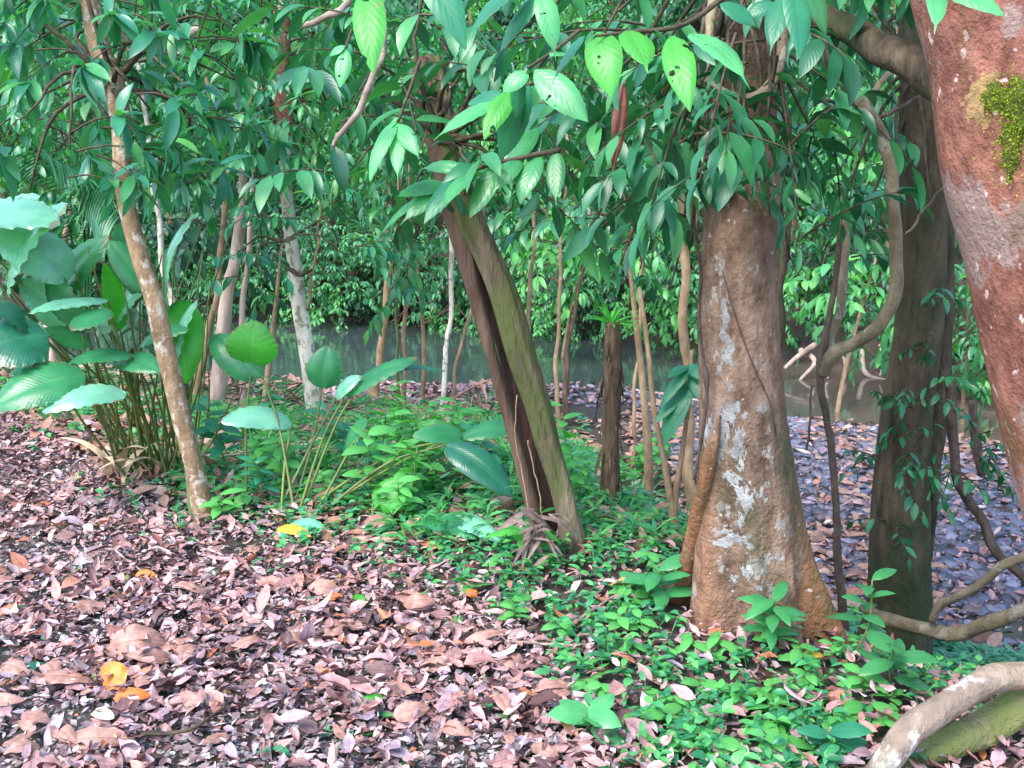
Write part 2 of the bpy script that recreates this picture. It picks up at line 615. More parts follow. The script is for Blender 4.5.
def ground_mat():
    m, nt, out = new_mat('forest_soil')
    tc = ND(nt, 'ShaderNodeTexCoord')
    n1 = ND(nt, 'ShaderNodeTexNoise', i_Scale=3.0, i_Detail=8.0, i_Roughness=.7)
    n2 = ND(nt, 'ShaderNodeTexNoise', i_Scale=26.0, i_Detail=6.0, i_Roughness=.7)
    n3 = ND(nt, 'ShaderNodeTexVoronoi', i_Scale=18.0)
    for n in (n1, n2, n3):
        nt.links.new(tc.outputs['Object'], n.inputs['Vector'])
    col = ramp(nt, n2.outputs[0], [(.25, (.020, .013, .010)), (.5, (.060, .038, .032)), (.75, (.15, .10, .09))])
    col = mix(nt, ramp(nt, n1.outputs[0], [(.42, (0, 0, 0)), (.62, (1, 1, 1))]), col, mix(nt, n2.outputs[0], (.03, .045, .02), (.13, .10, .075)))
    col = mix(nt, .5, col, mix(nt, 1.0, col, n3.outputs['Color'], 'MULTIPLY'))
    b = ND(nt, 'ShaderNodeBsdfPrincipled', i_Roughness=.9)
    nt.links.new(col, b.inputs['Base Color'])
    bp = ND(nt, 'ShaderNodeBump', i_Strength=.8, i_Distance=.04)
    nt.links.new(n2.outputs[0], bp.inputs['Height'])
    nt.links.new(bp.outputs[0], b.inputs['Normal'])
    nt.links.new(b.outputs[0], out.inputs[0])
    return m


def water_mat():
    m, nt, out = new_mat('murky_water')
    tc = ND(nt, 'ShaderNodeTexCoord')
    n1 = ND(nt, 'ShaderNodeTexNoise', i_Scale=2.2, i_Detail=3.0)
    n2 = ND(nt, 'ShaderNodeTexNoise', i_Scale=.5, i_Detail=3.0)
    for n in (n1, n2):
        nt.links.new(tc.outputs['Object'], n.inputs['Vector'])
    sx = ND(nt, 'ShaderNodeSeparateXYZ')
    nt.links.new(tc.outputs['Object'], sx.inputs[0])
    mr = ND(nt, 'ShaderNodeMapRange', i_From_Min=2.2, i_From_Max=5.5)
    nt.links.new(sx.outputs[0], mr.inputs[0])
    col = mix(nt, mr.outputs[0], (.042, .058, .054), (.13, .095, .075))
    col = mix(nt, .5, col, mix(nt, 1.0, col, ramp(nt, n2.outputs[0], [(.3, (.6, .6, .6)), (.7, (1.35, 1.35, 1.35))]), 'MULTIPLY'))
    b = ND(nt, 'ShaderNodeBsdfPrincipled', i_Roughness=.07)
    b.inputs['Specular IOR Level'].default_value = .5
    nt.links.new(col, b.inputs['Base Color'])
    bp = ND(nt, 'ShaderNodeBump', i_Strength=.12, i_Distance=.05)
    nt.links.new(n1.outputs[0], bp.inputs['Height'])
    nt.links.new(bp.outputs[0], b.inputs['Normal'])
    nt.links.new(b.outputs[0], out.inputs[0])
    return m


def island_mat(name, stops, rough=.8, bump=.3, scale=30, trans=0.0, vein=0.0, spec=.3):
    m, nt, out = new_mat(name)
    geo = ND(nt, 'ShaderNodeNewGeometry')
    col = ramp(nt, geo.outputs['Random Per Island'], stops)
    tc = ND(nt, 'ShaderNodeTexCoord')
    nz = ND(nt, 'ShaderNodeTexNoise', i_Scale=float(scale), i_Detail=5.0, i_Roughness=.65)
    nt.links.new(tc.outputs['Object'], nz.inputs['Vector'])
    col = mix(nt, .8, col, mix(nt, 1.0, col, ramp(nt, nz.outputs[0], [(.3, (.5, .46, .45)), (.7, (1.35, 1.33, 1.3))]), 'MULTIPLY'))
    if vein:
        uv = ND(nt, 'ShaderNodeUVMap')
        sx = ND(nt, 'ShaderNodeSeparateXYZ')
        nt.links.new(uv.outputs[0], sx.inputs[0])
        au = math_n(nt, 'ABSOLUTE', math_n(nt, 'SUBTRACT', sx.outputs[0], .5))
        col = mix(nt, math_n(nt, 'MULTIPLY', math_n(nt, 'LESS_THAN', au, .03), vein), col, mix(nt, 1.0, col, (.5, .45, .4), 'MULTIPLY'))
        sv = math_n(nt, 'SINE', math_n(nt, 'MULTIPLY', math_n(nt, 'SUBTRACT', sx.outputs[1], math_n(nt, 'MULTIPLY', au, .6)), 60))
        col = mix(nt, math_n(nt, 'MULTIPLY', math_n(nt, 'GREATER_THAN', sv, .85), vein * .5), col, mix(nt, 1.0, col, (.7, .65, .6), 'MULTIPLY'))
    b = ND(nt, 'ShaderNodeBsdfPrincipled', i_Roughness=rough)
    b.inputs['Specular IOR Level'].default_value = spec
    nt.links.new(col, b.inputs['Base Color'])
    if bump:
        bp = ND(nt, 'ShaderNodeBump', i_Strength=bump, i_Distance=.01)
        nt.links.new(nz.outputs[0], bp.inputs['Height'])
        nt.links.new(bp.outputs[0], b.inputs['Normal'])
    nt.links.new(b.outputs[0], out.inputs[0])
    return m


M = {}
M['ground'] = ground_mat()
M['water'] = water_mat()
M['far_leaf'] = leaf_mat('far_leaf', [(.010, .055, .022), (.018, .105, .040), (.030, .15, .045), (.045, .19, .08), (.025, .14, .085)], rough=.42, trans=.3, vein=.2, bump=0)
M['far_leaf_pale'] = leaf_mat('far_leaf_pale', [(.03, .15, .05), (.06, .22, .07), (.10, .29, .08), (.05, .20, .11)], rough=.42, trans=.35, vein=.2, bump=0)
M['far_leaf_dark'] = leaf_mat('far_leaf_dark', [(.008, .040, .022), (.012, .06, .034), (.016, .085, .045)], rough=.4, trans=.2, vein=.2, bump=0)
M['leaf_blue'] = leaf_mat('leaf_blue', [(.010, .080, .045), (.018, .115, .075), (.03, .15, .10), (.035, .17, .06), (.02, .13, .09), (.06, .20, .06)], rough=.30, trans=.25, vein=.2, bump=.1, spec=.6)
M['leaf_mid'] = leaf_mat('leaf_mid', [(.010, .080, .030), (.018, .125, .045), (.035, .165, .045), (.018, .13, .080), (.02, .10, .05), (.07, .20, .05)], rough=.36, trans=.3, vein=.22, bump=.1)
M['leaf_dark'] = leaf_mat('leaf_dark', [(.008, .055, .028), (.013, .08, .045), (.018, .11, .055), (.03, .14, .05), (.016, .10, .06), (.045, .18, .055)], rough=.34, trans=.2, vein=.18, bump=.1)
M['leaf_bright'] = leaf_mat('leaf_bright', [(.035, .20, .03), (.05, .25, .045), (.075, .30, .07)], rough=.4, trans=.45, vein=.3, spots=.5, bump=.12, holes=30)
M['leaf_lit'] = leaf_mat('leaf_lit', [(.04, .19, .08), (.055, .235, .10), (.075, .28, .11)], rough=.35, trans=.3, vein=.3, spots=.35, bump=.12, holes=34)  # paler green leaf colour, spotted and holed
M['paddle'] = leaf_mat('paddle', [(.018, .125, .05), (.03, .16, .075)], rough=.3, trans=.25, vein=.2, nveins=22, spots=.1, bump=.12, edge=.7)
M['paddle_pale'] = leaf_mat('paddle_pale', [(.09, .26, .19), (.14, .33, .25)], rough=.2, trans=.2, vein=.2, nveins=22, bump=.12, spec=.7, edge=.7)
M['paddle_lime'] = leaf_mat('paddle_lime', [(.03, .21, .02), (.045, .25, .03)], rough=.36, trans=.4, vein=.25, nveins=20, bump=.1, edge=.7)
M['paddle_dark'] = leaf_mat('paddle_dark', [(.008, .070, .045), (.014, .09, .06)], rough=.28, trans=.15, vein=.2, nveins=22, bump=.12, edge=.7)
M['stalk'] = plain_mat('stalk', (.09, .17, .035), (.22, .22, .07), 9, .5, .1)
M['stalk_dark'] = plain_mat('stalk_dark', (.07, .12, .04), (.16, .17, .07), 9, .5, .1)
M['twig'] = plain_mat('twig', (.035, .03, .02), (.11, .085, .055), 30, .8, .3)
M['twig_pale'] = plain_mat('twig_pale', (.24, .18, .15), (.40, .32, .27), 30, .8, .3)
M['bark_main'] = bark_mat('bark_main', (.13, .070, .045), (.35, .235, .175), patchc=(.48, .44, .41), pthr=.58, pscale=12, scale=16, stretch=.6, moss=(.095, .10, .045), mthr=.58, mscale=3, bump=.9,
                          xtint='attr', rings=.2, spots=(42, .70, (.62, .58, .55)))
M['buttress'] = bark_mat('buttress', (.15, .065, .035), (.30, .145, .075), scale=14, stretch=.4, bump=.6, patchc=(.20, .14, .10), pthr=.56, pscale=9, rings=.5, moss=(.10, .09, .04), mthr=.62, mscale=5)
M['lichen'] = plain_mat('lichen', (.30, .29, .28), (.50, .50, .49), 34, .95, .6)
M['bark_red'] = bark_mat('bark_red', (.17, .06, .045), (.38, .165, .12), patchc=(.37, .26, .23), pthr=.55, pscale=4, scale=22, stretch=.6, bump=.5, spots=(26, .66, (.60, .42, .39)), moss=(.20, .12, .05), mthr=.60, mscale=5)
M['moss'] = leaf_mat('moss', [(.08, .13, .01), (.17, .23, .015), (.28, .31, .03), (.15, .21, .02)], rough=.8, trans=.2, vein=0, bump=0, spec=.1)
M['moss_crust'] = plain_mat('moss_crust', (.09, .11, .025), (.24, .24, .06), 60, .95, .8)
M['ochre'] = plain_mat('ochre', (.26, .17, .075), (.38, .24, .12), 30, .9, .5)
M['bark_dark'] = bark_mat('bark_dark', (.034, .025, .017), (.14, .102, .066), moss=(.045, .075, .028), mthr=.55, mscale=3, scale=17, stretch=.3, bump=.9, patchc=(.19, .17, .13), pthr=.66, pscale=9)  # dark olive bark, darkened further to stand for canopy shade
M['bark_mossy'] = bark_mat('bark_mossy', (.06, .045, .032), (.22, .17, .12), moss=(.095, .13, .03), mthr=.47, mscale=3.2, scale=13, stretch=.16, bump=.9)
M['bark_split'] = bark_mat('bark_split', (.06, .035, .025), (.17, .11, .08), scale=12, stretch=.15, bump=.9)
M['bark_hollow'] = bark_mat('bark_hollow', (.022, .013, .011), (.075, .036, .03), scale=20, stretch=.15, bump=.9)
M['bark_sapling'] = bark_mat('bark_sapling', (.22, .13, .07), (.38, .27, .17), patchc=(.56, .50, .42), pthr=.53, pscale=20, scale=16, stretch=.6, bump=.4, moss=(.09, .09, .03), mthr=.62, mscale=12)
M['bark_pale'] = bark_mat('bark_pale', (.46, .41, .34), (.68, .64, .57), patchc=(.22, .22, .12), pthr=.53, pscale=14, scale=10, stretch=.5, bump=.3)
M['bark_pink'] = bark_mat('bark_pink', (.34, .23, .19), (.56, .45, .39), scale=10, stretch=.25, bump=.4)
M['bark_slim'] = bark_mat('bark_slim', (.22, .14, .08), (.40, .28, .18), scale=20, stretch=.5, bump=.3, patchc=(.5, .47, .4), pthr=.63, pscale=16)
M['bark_snag'] = bark_mat('bark_snag', (.07, .045, .03), (.20, .13, .085), scale=22, stretch=.22, bump=1.0, patchc=(.33, .28, .22), pthr=.66, pscale=20)
M['liana'] = bark_mat('liana', (.14, .11, .07), (.28, .23, .15), scale=18, stretch=.6, bump=.4, patchc=(.40, .36, .28), pthr=.58, pscale=9)
M['liana_dark'] = bark_mat('liana_dark', (.05, .035, .03), (.13, .09, .07), scale=25, stretch=.5, bump=.5)
M['root'] = bark_mat('root', (.20, .15, .12), (.34, .27, .22), patchc=(.62, .58, .57), pthr=.57, pscale=8, scale=15, stretch=.7, bump=.5, moss=(.14, .17, .05), mthr=.60, mscale=6)
M['root_mossy'] = bark_mat('root_mossy', (.15, .12, .08), (.28, .22, .15), patchc=(.45, .40, .33), pthr=.68, pscale=9, scale=15, stretch=.7, bump=.6, moss=(.16, .21, .05), mthr=.45, mscale=6)
M['litter'] = island_mat('litter', [(0, (0.071, 0.039, 0.041)), (.12, (0.201, 0.099, 0.096)), (.25, (0.472, 0.267, 0.246)), (.36, (0.236, 0.162, 0.198)), (.48, (0.590, 0.336, 0.324)), (.58, (0.260, 0.110, 0.084)), (.68, (0.472, 0.302, 0.306)), (.78, (0.295, 0.232, 0.294)), (.88, (0.673, 0.510, 0.504)), (.955, (0.472, 0.220, 0.168)), (.993, (0.543, 0.174, 0.060)), (1, (0.071, 0.255, 0.084))], rough=.5, vein=.7, scale=38, spec=.45)
M['litter_far'] = island_mat('litter_far', [(0, (.16, .085, .07)), (.3, (.36, .22, .17)), (.6, (.30, .15, .10)), (1, (.46, .33, .27))], rough=.7, scale=38)
M['dead_brown'] = island_mat('dead_brown', [(0, (.24, .12, .09)), (.35, (.40, .24, .20)), (.7, (.30, .15, .11)), (1, (.34, .22, .20))], rough=.5, vein=.7, scale=26, spec=.4)
M['dead_red'] = island_mat('dead_red', [(0, (.14, .05, .035)), (1, (.20, .08, .05))], rough=.6, vein=.6, scale=26)
M['dead_orange'] = island_mat('dead_orange', [(0, (.62, .17, .02)), (1, (.68, .22, .04))], rough=.45, vein=.5, scale=14)
M['dead_rust'] = island_mat('dead_rust', [(0, (.60, .15, .03)), (1, (.62, .18, .04))], rough=.5, vein=.6, scale=26)
M['dead_yellow'] = island_mat('dead_yellow', [(0, (.50, .32, .03)), (1, (.55, .36, .05))], rough=.5, vein=.5, scale=14)
M['dead_straw'] = island_mat('dead_straw', [(0, (.50, .38, .24)), (1, (.60, .48, .32))], rough=.7, vein=.4, scale=26)
M['dead_grey'] = island_mat('dead_grey', [(0, (.10, .065, .055)), (1, (.26, .19, .17))], rough=.8, scale=30)
M['dead_pale'] = island_mat('dead_pale', [(0, (.42, .42, .33)), (1, (.48, .47, .38))], rough=.5, vein=.5, scale=14)
M['gravel'] = island_mat('gravel', [(0, (.05, .05, .07)), (.3, (.10, .105, .15)), (.6, (.17, .175, .25)), (.8, (.14, .10, .10)), (.93, (.20, .20, .28)), (1, (.40, .39, .46))], rough=.45, scale=40, spec=.5)
M['leaf_lit_fine'] = leaf_mat('leaf_lit_fine', [(.014, .10, .05), (.03, .145, .07), (.05, .19, .09), (.02, .12, .08), (.07, .22, .07)], rough=.33, trans=.3, vein=.2, bump=.1, spec=.6)  # mixed fresh greens for fine foliage
M['cover'] = leaf_mat('cover', [(.016, .10, .045), (.026, .15, .075), (.045, .21, .085), (.075, .26, .07), (.03, .17, .11), (.10, .30, .09)], rough=.36, trans=.3, vein=.25, bump=.1)
M['fern'] = leaf_mat('fern', [(.025, .13, .04), (.04, .18, .06), (.07, .25, .06), (.03, .16, .09)], rough=.42, trans=.35, vein=.15, bump=0)
M['cover_blue'] = leaf_mat('cover_blue', [(.03, .13, .09), (.045, .17, .12), (.06, .20, .14), (.04, .16, .08)], rough=.38, trans=.25, vein=.25, bump=0)

# ------------------------------------------------------------------ the setting: ground sheet and stream
xs = np.unique(np.round(np.concatenate([np.linspace(-220, -26, 26), np.linspace(-26, -9, 40), np.linspace(-9, 9, 190), np.linspace(9, 26, 40), np.linspace(26, 220, 26)]), 4))
ys = np.unique(np.round(np.concatenate([np.linspace(-200, -4, 20), np.linspace(-4, 1.5, 20), np.linspace(1.5, 9, 110), np.linspace(9, 27, 130), np.linspace(27, 60, 45), np.linspace(60, 260, 22)]), 4))
XX, YY = np.meshgrid(xs, ys)
ZZ = H(XX, YY)
mb = MB()
mb.add(np.stack([XX, YY, ZZ], -1).reshape(-1, 3), grid_quads(len(ys), len(xs), False))
tag(link('ground', mb.mesh('ground'), M['ground']), None, None, kind='structure')

wx = np.linspace(-60, 60, 81)
rows = []
for k in range(9):
    f = k / 8
    rows.append(np.stack([wx, (np.interp(wx, NEAR_X, NEAR_Y) - 1.0) * (1 - f) + (np.interp(wx, FAR_X, FAR_Y) + 1.2) * f, np.full_like(wx, WATER_Z)], -1))
mb = MB()
mb.add(np.array(rows).reshape(-1, 3), grid_quads(9, 81, False))
tag(link('stream_water', mb.mesh('stream_water'), M['water']), None, None, kind='structure')
# the wet hollow on the right
th = np.linspace(0, 2 * math.pi, 40, endpoint=False)
mb = MB()
ring = lambda r: np.stack([3.3 + r * .75 * np.cos(th), 5.75 + r * .8 * np.sin(th), np.full_like(th, -1.0)], -1)
mb.add(np.array([ring(.01), ring(.5), ring(1)]).reshape(-1, 3), grid_quads(3, 40))
tag(link('puddle_water', mb.mesh('puddle_water'), M['water']), None, None, kind='structure')


# lower edge of the near foliage (photo line), used to prune twigs and leaves that would hang too low
LOW_X = [-200, 0, 120, 200, 250, 300, 345, 400, 440, 470, 510, 560, 600, 660, 690, 700, 740, 775, 790, 840, 890, 930, 960, 1300]
LOW_Y = [250, 240, 225, 215, 200, 190, 235, 250, 222, 205, 215, 245, 285, 295, 265, 205, 190, 225, 290, 290, 290, 240, 110, 60]


def proj(p):
    q = np.asarray(p, float) - CAM
    w = q @ FWD
    return 512 + F * (q @ RGT) / w, 384 - F * (q @ UPV) / w


def not_low(p, slack=0.0):
    a, b = proj(p)
    return b < np.interp(a, LOW_X, LOW_Y) + slack


# ------------------------------------------------------------------ foliage builders
def spray(lv, tw, o, d, ln, n, L, W, sag=.25, r=.006, spread=.9, rg=None, hang=.45):
    """one leafy twig: appends leaves to lv (list of tuples) and a thin tube to tw"""
    rg = rg or rng
    d = norm(d)
    t = np.linspace(0, 1, 6)
    p = o[None] + d[None] * (ln * t)[:, None] - ZV[None] * (sag * ln * t * t)[:, None]
    if tw is not None:
        tube(tw, p[::1], r * (1 - .75 * t), 4, 1, cap=False)
    tt = np.clip(np.linspace(.18, 1, n) + rg.uniform(-.05, .05, n), 0, 1)
    pos = o[None] + d[None] * (ln * tt)[:, None] - ZV[None] * (sag * ln * tt * tt)[:, None]
    tan = norm(d[None] - ZV[None] * (2 * sag * tt)[:, None])
    side = norm(np.cross(tan, ZV[None] + rg.normal(0, .15, (n, 3))))
    sg = np.where(np.arange(n) % 2 == 0, 1, -1)[:, None]
    fw = (.35 + .9 * tt ** 3)[:, None]
    D = norm(tan * fw + side * sg * spread * (1 - .8 * tt ** 4)[:, None] - ZV[None] * hang + rg.normal(0, .16, (n, 3)))
    U = norm(ZV[None] + rg.normal(0, .3, (n, 3)) + tan * .15)
    sc = rg.uniform(.5, 1.2, n)
    lv.append((pos, D, U, L * sc, W * sc * rg.uniform(.85, 1.15, n)))


def whorl(lv, tw, o, d, ln, n, L, W, r=.005, rg=None, open_=.75):
    """a twig ended by a ring of drooping leaves"""
    rg = rg or rng
    d = norm(d)
    e = o + d * ln - ZV * .12 * ln
    if tw is not None:
        tube(tw, [o, (o + e) / 2 + ZV * .02, e], [r, r * .8, r * .5], 4, 2, cap=False)
    a = np.arange(n) / n * 6.283 + rg.uniform(0, 6.3)
    s1 = norm(np.cross(d, ZV + .01))
    s2 = np.cross(s1, d)
    rad = np.cos(a)[:, None] * s1 + np.sin(a)[:, None] * s2
    D = norm(rad * open_ + d[None] * .45 - ZV[None] * .45 + rg.normal(0, .12, (n, 3)))
    U = norm(ZV[None] * 1.0 + d[None] * .25 + rg.normal(0, .2, (n, 3)))
    sc = rg.uniform(.75, 1.15, n)
    lv.append((np.repeat(e[None], n, 0) + rg.normal(0, .012, (n, 3)), D, U, L * sc, W * sc))


def emit_leaves(mb, lv, shape='lance', nseg=5, droop=(.3, 1.0), fold=(.15, .5), wave=.03, rg=None):
    rg = rg or rng
    if not lv:
        return
    pos = np.concatenate([a[0] for a in lv])
    D = np.concatenate([a[1] for a in lv])
    U = np.concatenate([a[2] for a in lv])
    L = np.concatenate([a[3] for a in lv])
    W = np.concatenate([a[4] for a in lv])
    N = len(pos)
    leaves(mb, pos, D, U, L, W, rg.uniform(*droop, N), rg.uniform(*fold, N), shape, nseg, wave, rg)


def blob_crown(root_of, blobs, L, W, crown_mb, limb_mb, density=1.0, kind='spray', n=9, shape='lance', nseg=5, ln=None, seed=0, outward=None, hang=.45, prune=None):
    """fills each blob (centre, radius) with leafy twigs; a limb runs from root_of (point) to every blob"""
    rg = np.random.default_rng(seed + 100)
    lv = []
    for c, r in blobs:
        c = np.asarray(c, float)
        k = max(3, int(density * 14 * (r / .5) ** 2))
        if root_of is not None:
            o = np.asarray(root_of, float)
            midp = (o + c) / 2 + rg.normal(0, .12 * r + .03, 3) + ZV * .1
            rr = .007 + .011 * r
            tube(limb_mb, [o, midp, c], [rr * 1.5, rr, rr * .4], 6, 5, lump=.1, wob=.01, rg=rg)
        for _ in range(k):
            u = norm(rg.normal(0, 1, 3))
            q = c + u * r * rg.random() ** .6 * np.array([1, 1, .85])
            d = norm(u * np.array([1, 1, .4]) + rg.normal(0, .5, 3) + (0 if outward is None else np.asarray(outward)))
            l_ = (ln or 2.6 * L) * rg.uniform(.7, 1.25)
            if prune is not None and not (prune(q + d * l_ - ZV * .25 * l_) and prune(q)):
                continue
            if kind == 'whorl':
                whorl(lv, limb_mb, q, d, l_ * .55, n, L, W, rg=rg)
            else:
                spray(lv, limb_mb, q, d, l_, n, L, W, rg=rg, hang=hang, r=.0035 + .012 * L)
    if prune is not None:
        lv2 = []
        for a in lv:
            ok = prune(a[0] + a[1] * a[3][:, None] * .8 - ZV * .25 * a[3][:, None], 14)
            lv2.append(tuple(b_[ok] for b_ in a))
        lv = lv2
    emit_leaves(crown_mb, lv, shape, nseg, rg=rg)


def pxblobs(lst):
    """(px, py, Y, radius in px) -> (point, radius in m)"""
    return [(P(a, b, Y), r * Y / F) for a, b, Y, r in lst]


def copy_tree(o, loc=None, rz=None, s=None, label=None, group=None):
    c = o.copy()
    COL.objects.link(c)
    if loc is not None:
        c.location = loc
    if rz is not None:
        c.rotation_euler = (0, 0, rz)
    if s is not None:
        c.scale = (s, s, s) if np.isscalar(s) else s
    if label:
        c['label'] = label
    if group:
        c['group'] = group
    for ch in list(o.children):
        k = ch.copy()
        COL.objects.link(k)
        k.parent = c
        for g_ in ch.children:
            j = g_.copy()
            COL.objects.link(j)
            j.parent = k
    return c


# ------------------------------------------------------------------ far bank: hillside wood, trees, bushes, roots
def far_y(x):
    return float(np.interp(x, FAR_X, FAR_Y))


lv = []
NF = 42000
fx = rng.uniform(-34, 34, NF)
fd = rng.uniform(2.5, 26, NF)
fy = np.interp(fx, FAR_X, FAR_Y) + fd
fz = H(fx, fy) + rng.uniform(0, 1, NF) ** 1.3 * (2.5 + 2.0 * noise2(fx * .7, fy * .7) + fd * .05)
mb = MB()
D = norm(np.stack([rng.normal(0, 1, NF), rng.normal(-.5, .7, NF), rng.normal(-.5, .4, NF)], -1))
U = norm(np.stack([rng.normal(0, .4, NF), rng.normal(-.6, .4, NF), np.ones(NF)], -1))
Lf = rng.uniform(.2, .46, NF)
leaves(mb, np.stack([fx, fy, fz], -1), D, U, Lf, Lf * rng.uniform(.32, .5, NF), rng.uniform(.2, .9, NF), .3, 'lance', 3)
tag(link('distant_forest', mb.mesh('distant_forest'), M['far_leaf']), 'mass of distant forest leaves covering the hillside beyond the stream', 'forest', kind='stuff')


def far_tree(seed, hgt, mat, L, n_blob, name, label, cat, group, loc, trunk_r=.12, bark='bark_slim', low=.35, wid=1.6, kind='spray'):
    rg = np.random.default_rng(seed)
    t = thing(name, label, cat, loc, group)
    a = np.array(loc, float)
    tr = MB()
    top = a + np.array([rg.normal(0, .4), rg.normal(0, .4), hgt])
    tube(tr, [a - ZV * .3, a + (top - a) * .3 + rg.normal(0, .12, 3), a + (top - a) * .65 + rg.normal(0, .15, 3), top], [trunk_r * 1.3, trunk_r, trunk_r * .7, trunk_r * .25], 8, 5, lump=.12, rg=rg)
    cr, lm = MB(), MB()
    blobs = []
    for i in range(n_blob):
        f = low + (1 - low) * (i + .5) / n_blob
        an = rg.uniform(0, 6.3)
        rr = wid * rg.uniform(.3, 1) * (1.15 - .6 * f)
        blobs.append((a + (top - a) * f + np.array([math.cos(an) * rr, math.sin(an) * rr, rg.normal(0, .2)]), rg.uniform(.55, 1.0)))
    blob_crown(a + (top - a) * .55, blobs, L, L * .42, cr, lm, .8, kind, 9, nseg=3, seed=seed, ln=L * 2.6)
    part('trunk', tr, M[bark], t)
    part('crown', cr, M[mat], t)
    part('branches', lm, M['twig'], t)
    return t


FT_LABEL = 'leafy tree rising from the far bank behind the stream'
FT_GROUP = 'trees on the far bank'
FB_LABEL = 'dense leafy bush hanging over the water from the far bank'
FB_GROUP = 'bushes along the far bank'


def on_far(x, d):
    y = far_y(x) + d
    return (x, y, float(H(x, y)))


protos = [
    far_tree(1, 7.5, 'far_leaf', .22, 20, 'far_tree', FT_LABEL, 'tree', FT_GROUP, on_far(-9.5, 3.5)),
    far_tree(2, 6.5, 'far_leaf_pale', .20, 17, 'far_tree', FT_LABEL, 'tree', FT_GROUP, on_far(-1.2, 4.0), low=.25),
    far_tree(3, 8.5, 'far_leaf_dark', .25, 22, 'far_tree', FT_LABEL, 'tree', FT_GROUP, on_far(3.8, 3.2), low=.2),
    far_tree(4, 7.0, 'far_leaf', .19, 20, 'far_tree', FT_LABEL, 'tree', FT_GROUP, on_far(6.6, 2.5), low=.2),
]
rgf = np.random.default_rng(77)
for i, (x, d) in enumerate([(-14, 3), (-12, 6), (-8, 6.5), (-7, 2.4), (-5.2, 4.6), (-4.2, 8), (-3.2, 2.6), (-.2, 7.5), (1, 2.6), (2.2, 5.5), (4.8, 7), (5.8, 5), (7.6, 5.5), (8.4, 2.4), (9.5, 4), (11, 6), (12, 2.5), (-10.5, 10), (-6, 11), (-1.8, 11), (2.8, 10), (7, 10), (14, 6), (-17, 6)]):
    copy_tree(protos[(i * 3 + 1) % 4], on_far(x, d), rgf.uniform(0, 6.3), rgf.uniform(.85, 1.2), FT_LABEL, FT_GROUP)


def bush(seed, mat, L, r, loc, name, label, cat, group, n=9, over=(0, -.5, 0), dens=1.0):
    rg = np.random.default_rng(seed)
    t = thing(name, label, cat, loc, group)
    a = np.array(loc, float)
    cr, lm = MB(), MB()
    blobs = [(a + np.array([rg.uniform(-r, r), rg.uniform(-r, r) * .6, rg.uniform(.15, 1.3) * r]) + np.array(over) * rg.random(), rg.uniform(.45, .8) * r * .75) for _ in range(n)]
    blob_crown(a, blobs, L, L * .42, cr, lm, dens, 'spray', 9, nseg=3, seed=seed, outward=(0, -.4, -.1))
    part('stems', lm, M['twig'], t)
    part('crown', cr, M[mat], t)
    return t


bp = [bush(11, 'far_leaf', .15, 1.3, on_far(-3.0, .3), 'bank_bush', FB_LABEL, 'bush', FB_GROUP, over=(0, -1.1, -.15)),
      bush(12, 'far_leaf_pale', .14, 1.2, on_far(.9, .3), 'bank_bush', FB_LABEL, 'bush', FB_GROUP, over=(0, -1.1, -.15)),
      bush(13, 'far_leaf_dark', .17, 1.3, on_far(-5.8, .3), 'bank_bush', FB_LABEL, 'bush', FB_GROUP, over=(0, -.6, 0))]
for i, (x, d) in enumerate([(-12, .6), (-10.8, .3), (-9.8, .6), (-8.9, .2), (-8.0, .6), (-7.0, .2), (-6.4, .5), (-5.0, .2), (-4.4, .7), (-3.7, .15), (-2.4, .2), (-1.6, .7), (-.9, .2), (-.2, .5), (.4, .2), (1.4, .3), (2.0, .2), (2.6, .6), (3.2, .2), (3.7, .6), (4.3, .3), (5.1, .9), (6.2, 1.2), (7.0, .3), (7.6, .7), (8.8, .9), (9.6, .3), (10.4, .9)]):
    copy_tree(bp[(i + 1) % 3], on_far(x, d), rgf.uniform(-.5, .5), rgf.uniform(.8, 1.15), FB_LABEL, FB_GROUP)

# roots at the waterline beyond the stream, right of the main tree
t = thing('bank_roots', 'pale tangled roots reaching into the brown water at the far bank', 'roots', P(845, 368, 15.3))
mb = MB()
for (x0, y0, x1, y1, x2, y2, w) in [(800, 350, 815, 362, 800, 380, 5), (830, 350, 826, 366, 828, 378, 4), (842, 348, 846, 368, 843, 378, 4), (862, 350, 866, 374, 892, 382, 5), (815, 345, 800, 355, 785, 368, 6), (880, 345, 884, 360, 880, 376, 3), (770, 350, 775, 362, 770, 375, 4)]:
    tube(mb, [P(x0, y0, 15.7), P(x1, y1, 15.4), P(x2, y2, 15.1)], [w * .009, w * .008, w * .005], 6, 5, lump=.1)
part('roots', mb, M['bark_pink'], t)

t = thing('bank_roots', 'dark tangle of roots and fallen branches under the leaves at the far waterline', 'roots', on_far(-3.2, 0))
mb = MB()
rgt = np.random.default_rng(19)
for k in range(46):
    x0 = rgt.uniform(-8, 1.5)
    yb = far_y(x0)
    a0 = np.array([x0, yb + .6, rgt.uniform(-.2, .5)])
    a2 = np.array([x0 + rgt.normal(0, .8), yb - rgt.uniform(.1, .9), rgt.uniform(-1.0, -.8)])
    tube(mb, [a0, (a0 + a2) / 2 + np.array([rgt.normal(0, .3), 0, rgt.uniform(0, .3)]), a2], [.05, .035, .015], 5, 5, .15)
part('roots', mb, M['bark_split'], t)

# ------------------------------------------------------------------ trunks
def pxtube(mb, pts, n=10, sub=6, lump=.06, wob=0.0, extra=None, k=.86):
    """pts: (px, py, Y, width px)"""
    p = np.array([P(a, b, Y) for a, b, Y, w in pts])
    r = np.array([w * Y / F / 2 * k for a, b, Y, w in pts])
    return tube(mb, p, r, n, sub, lump, wob, extra)


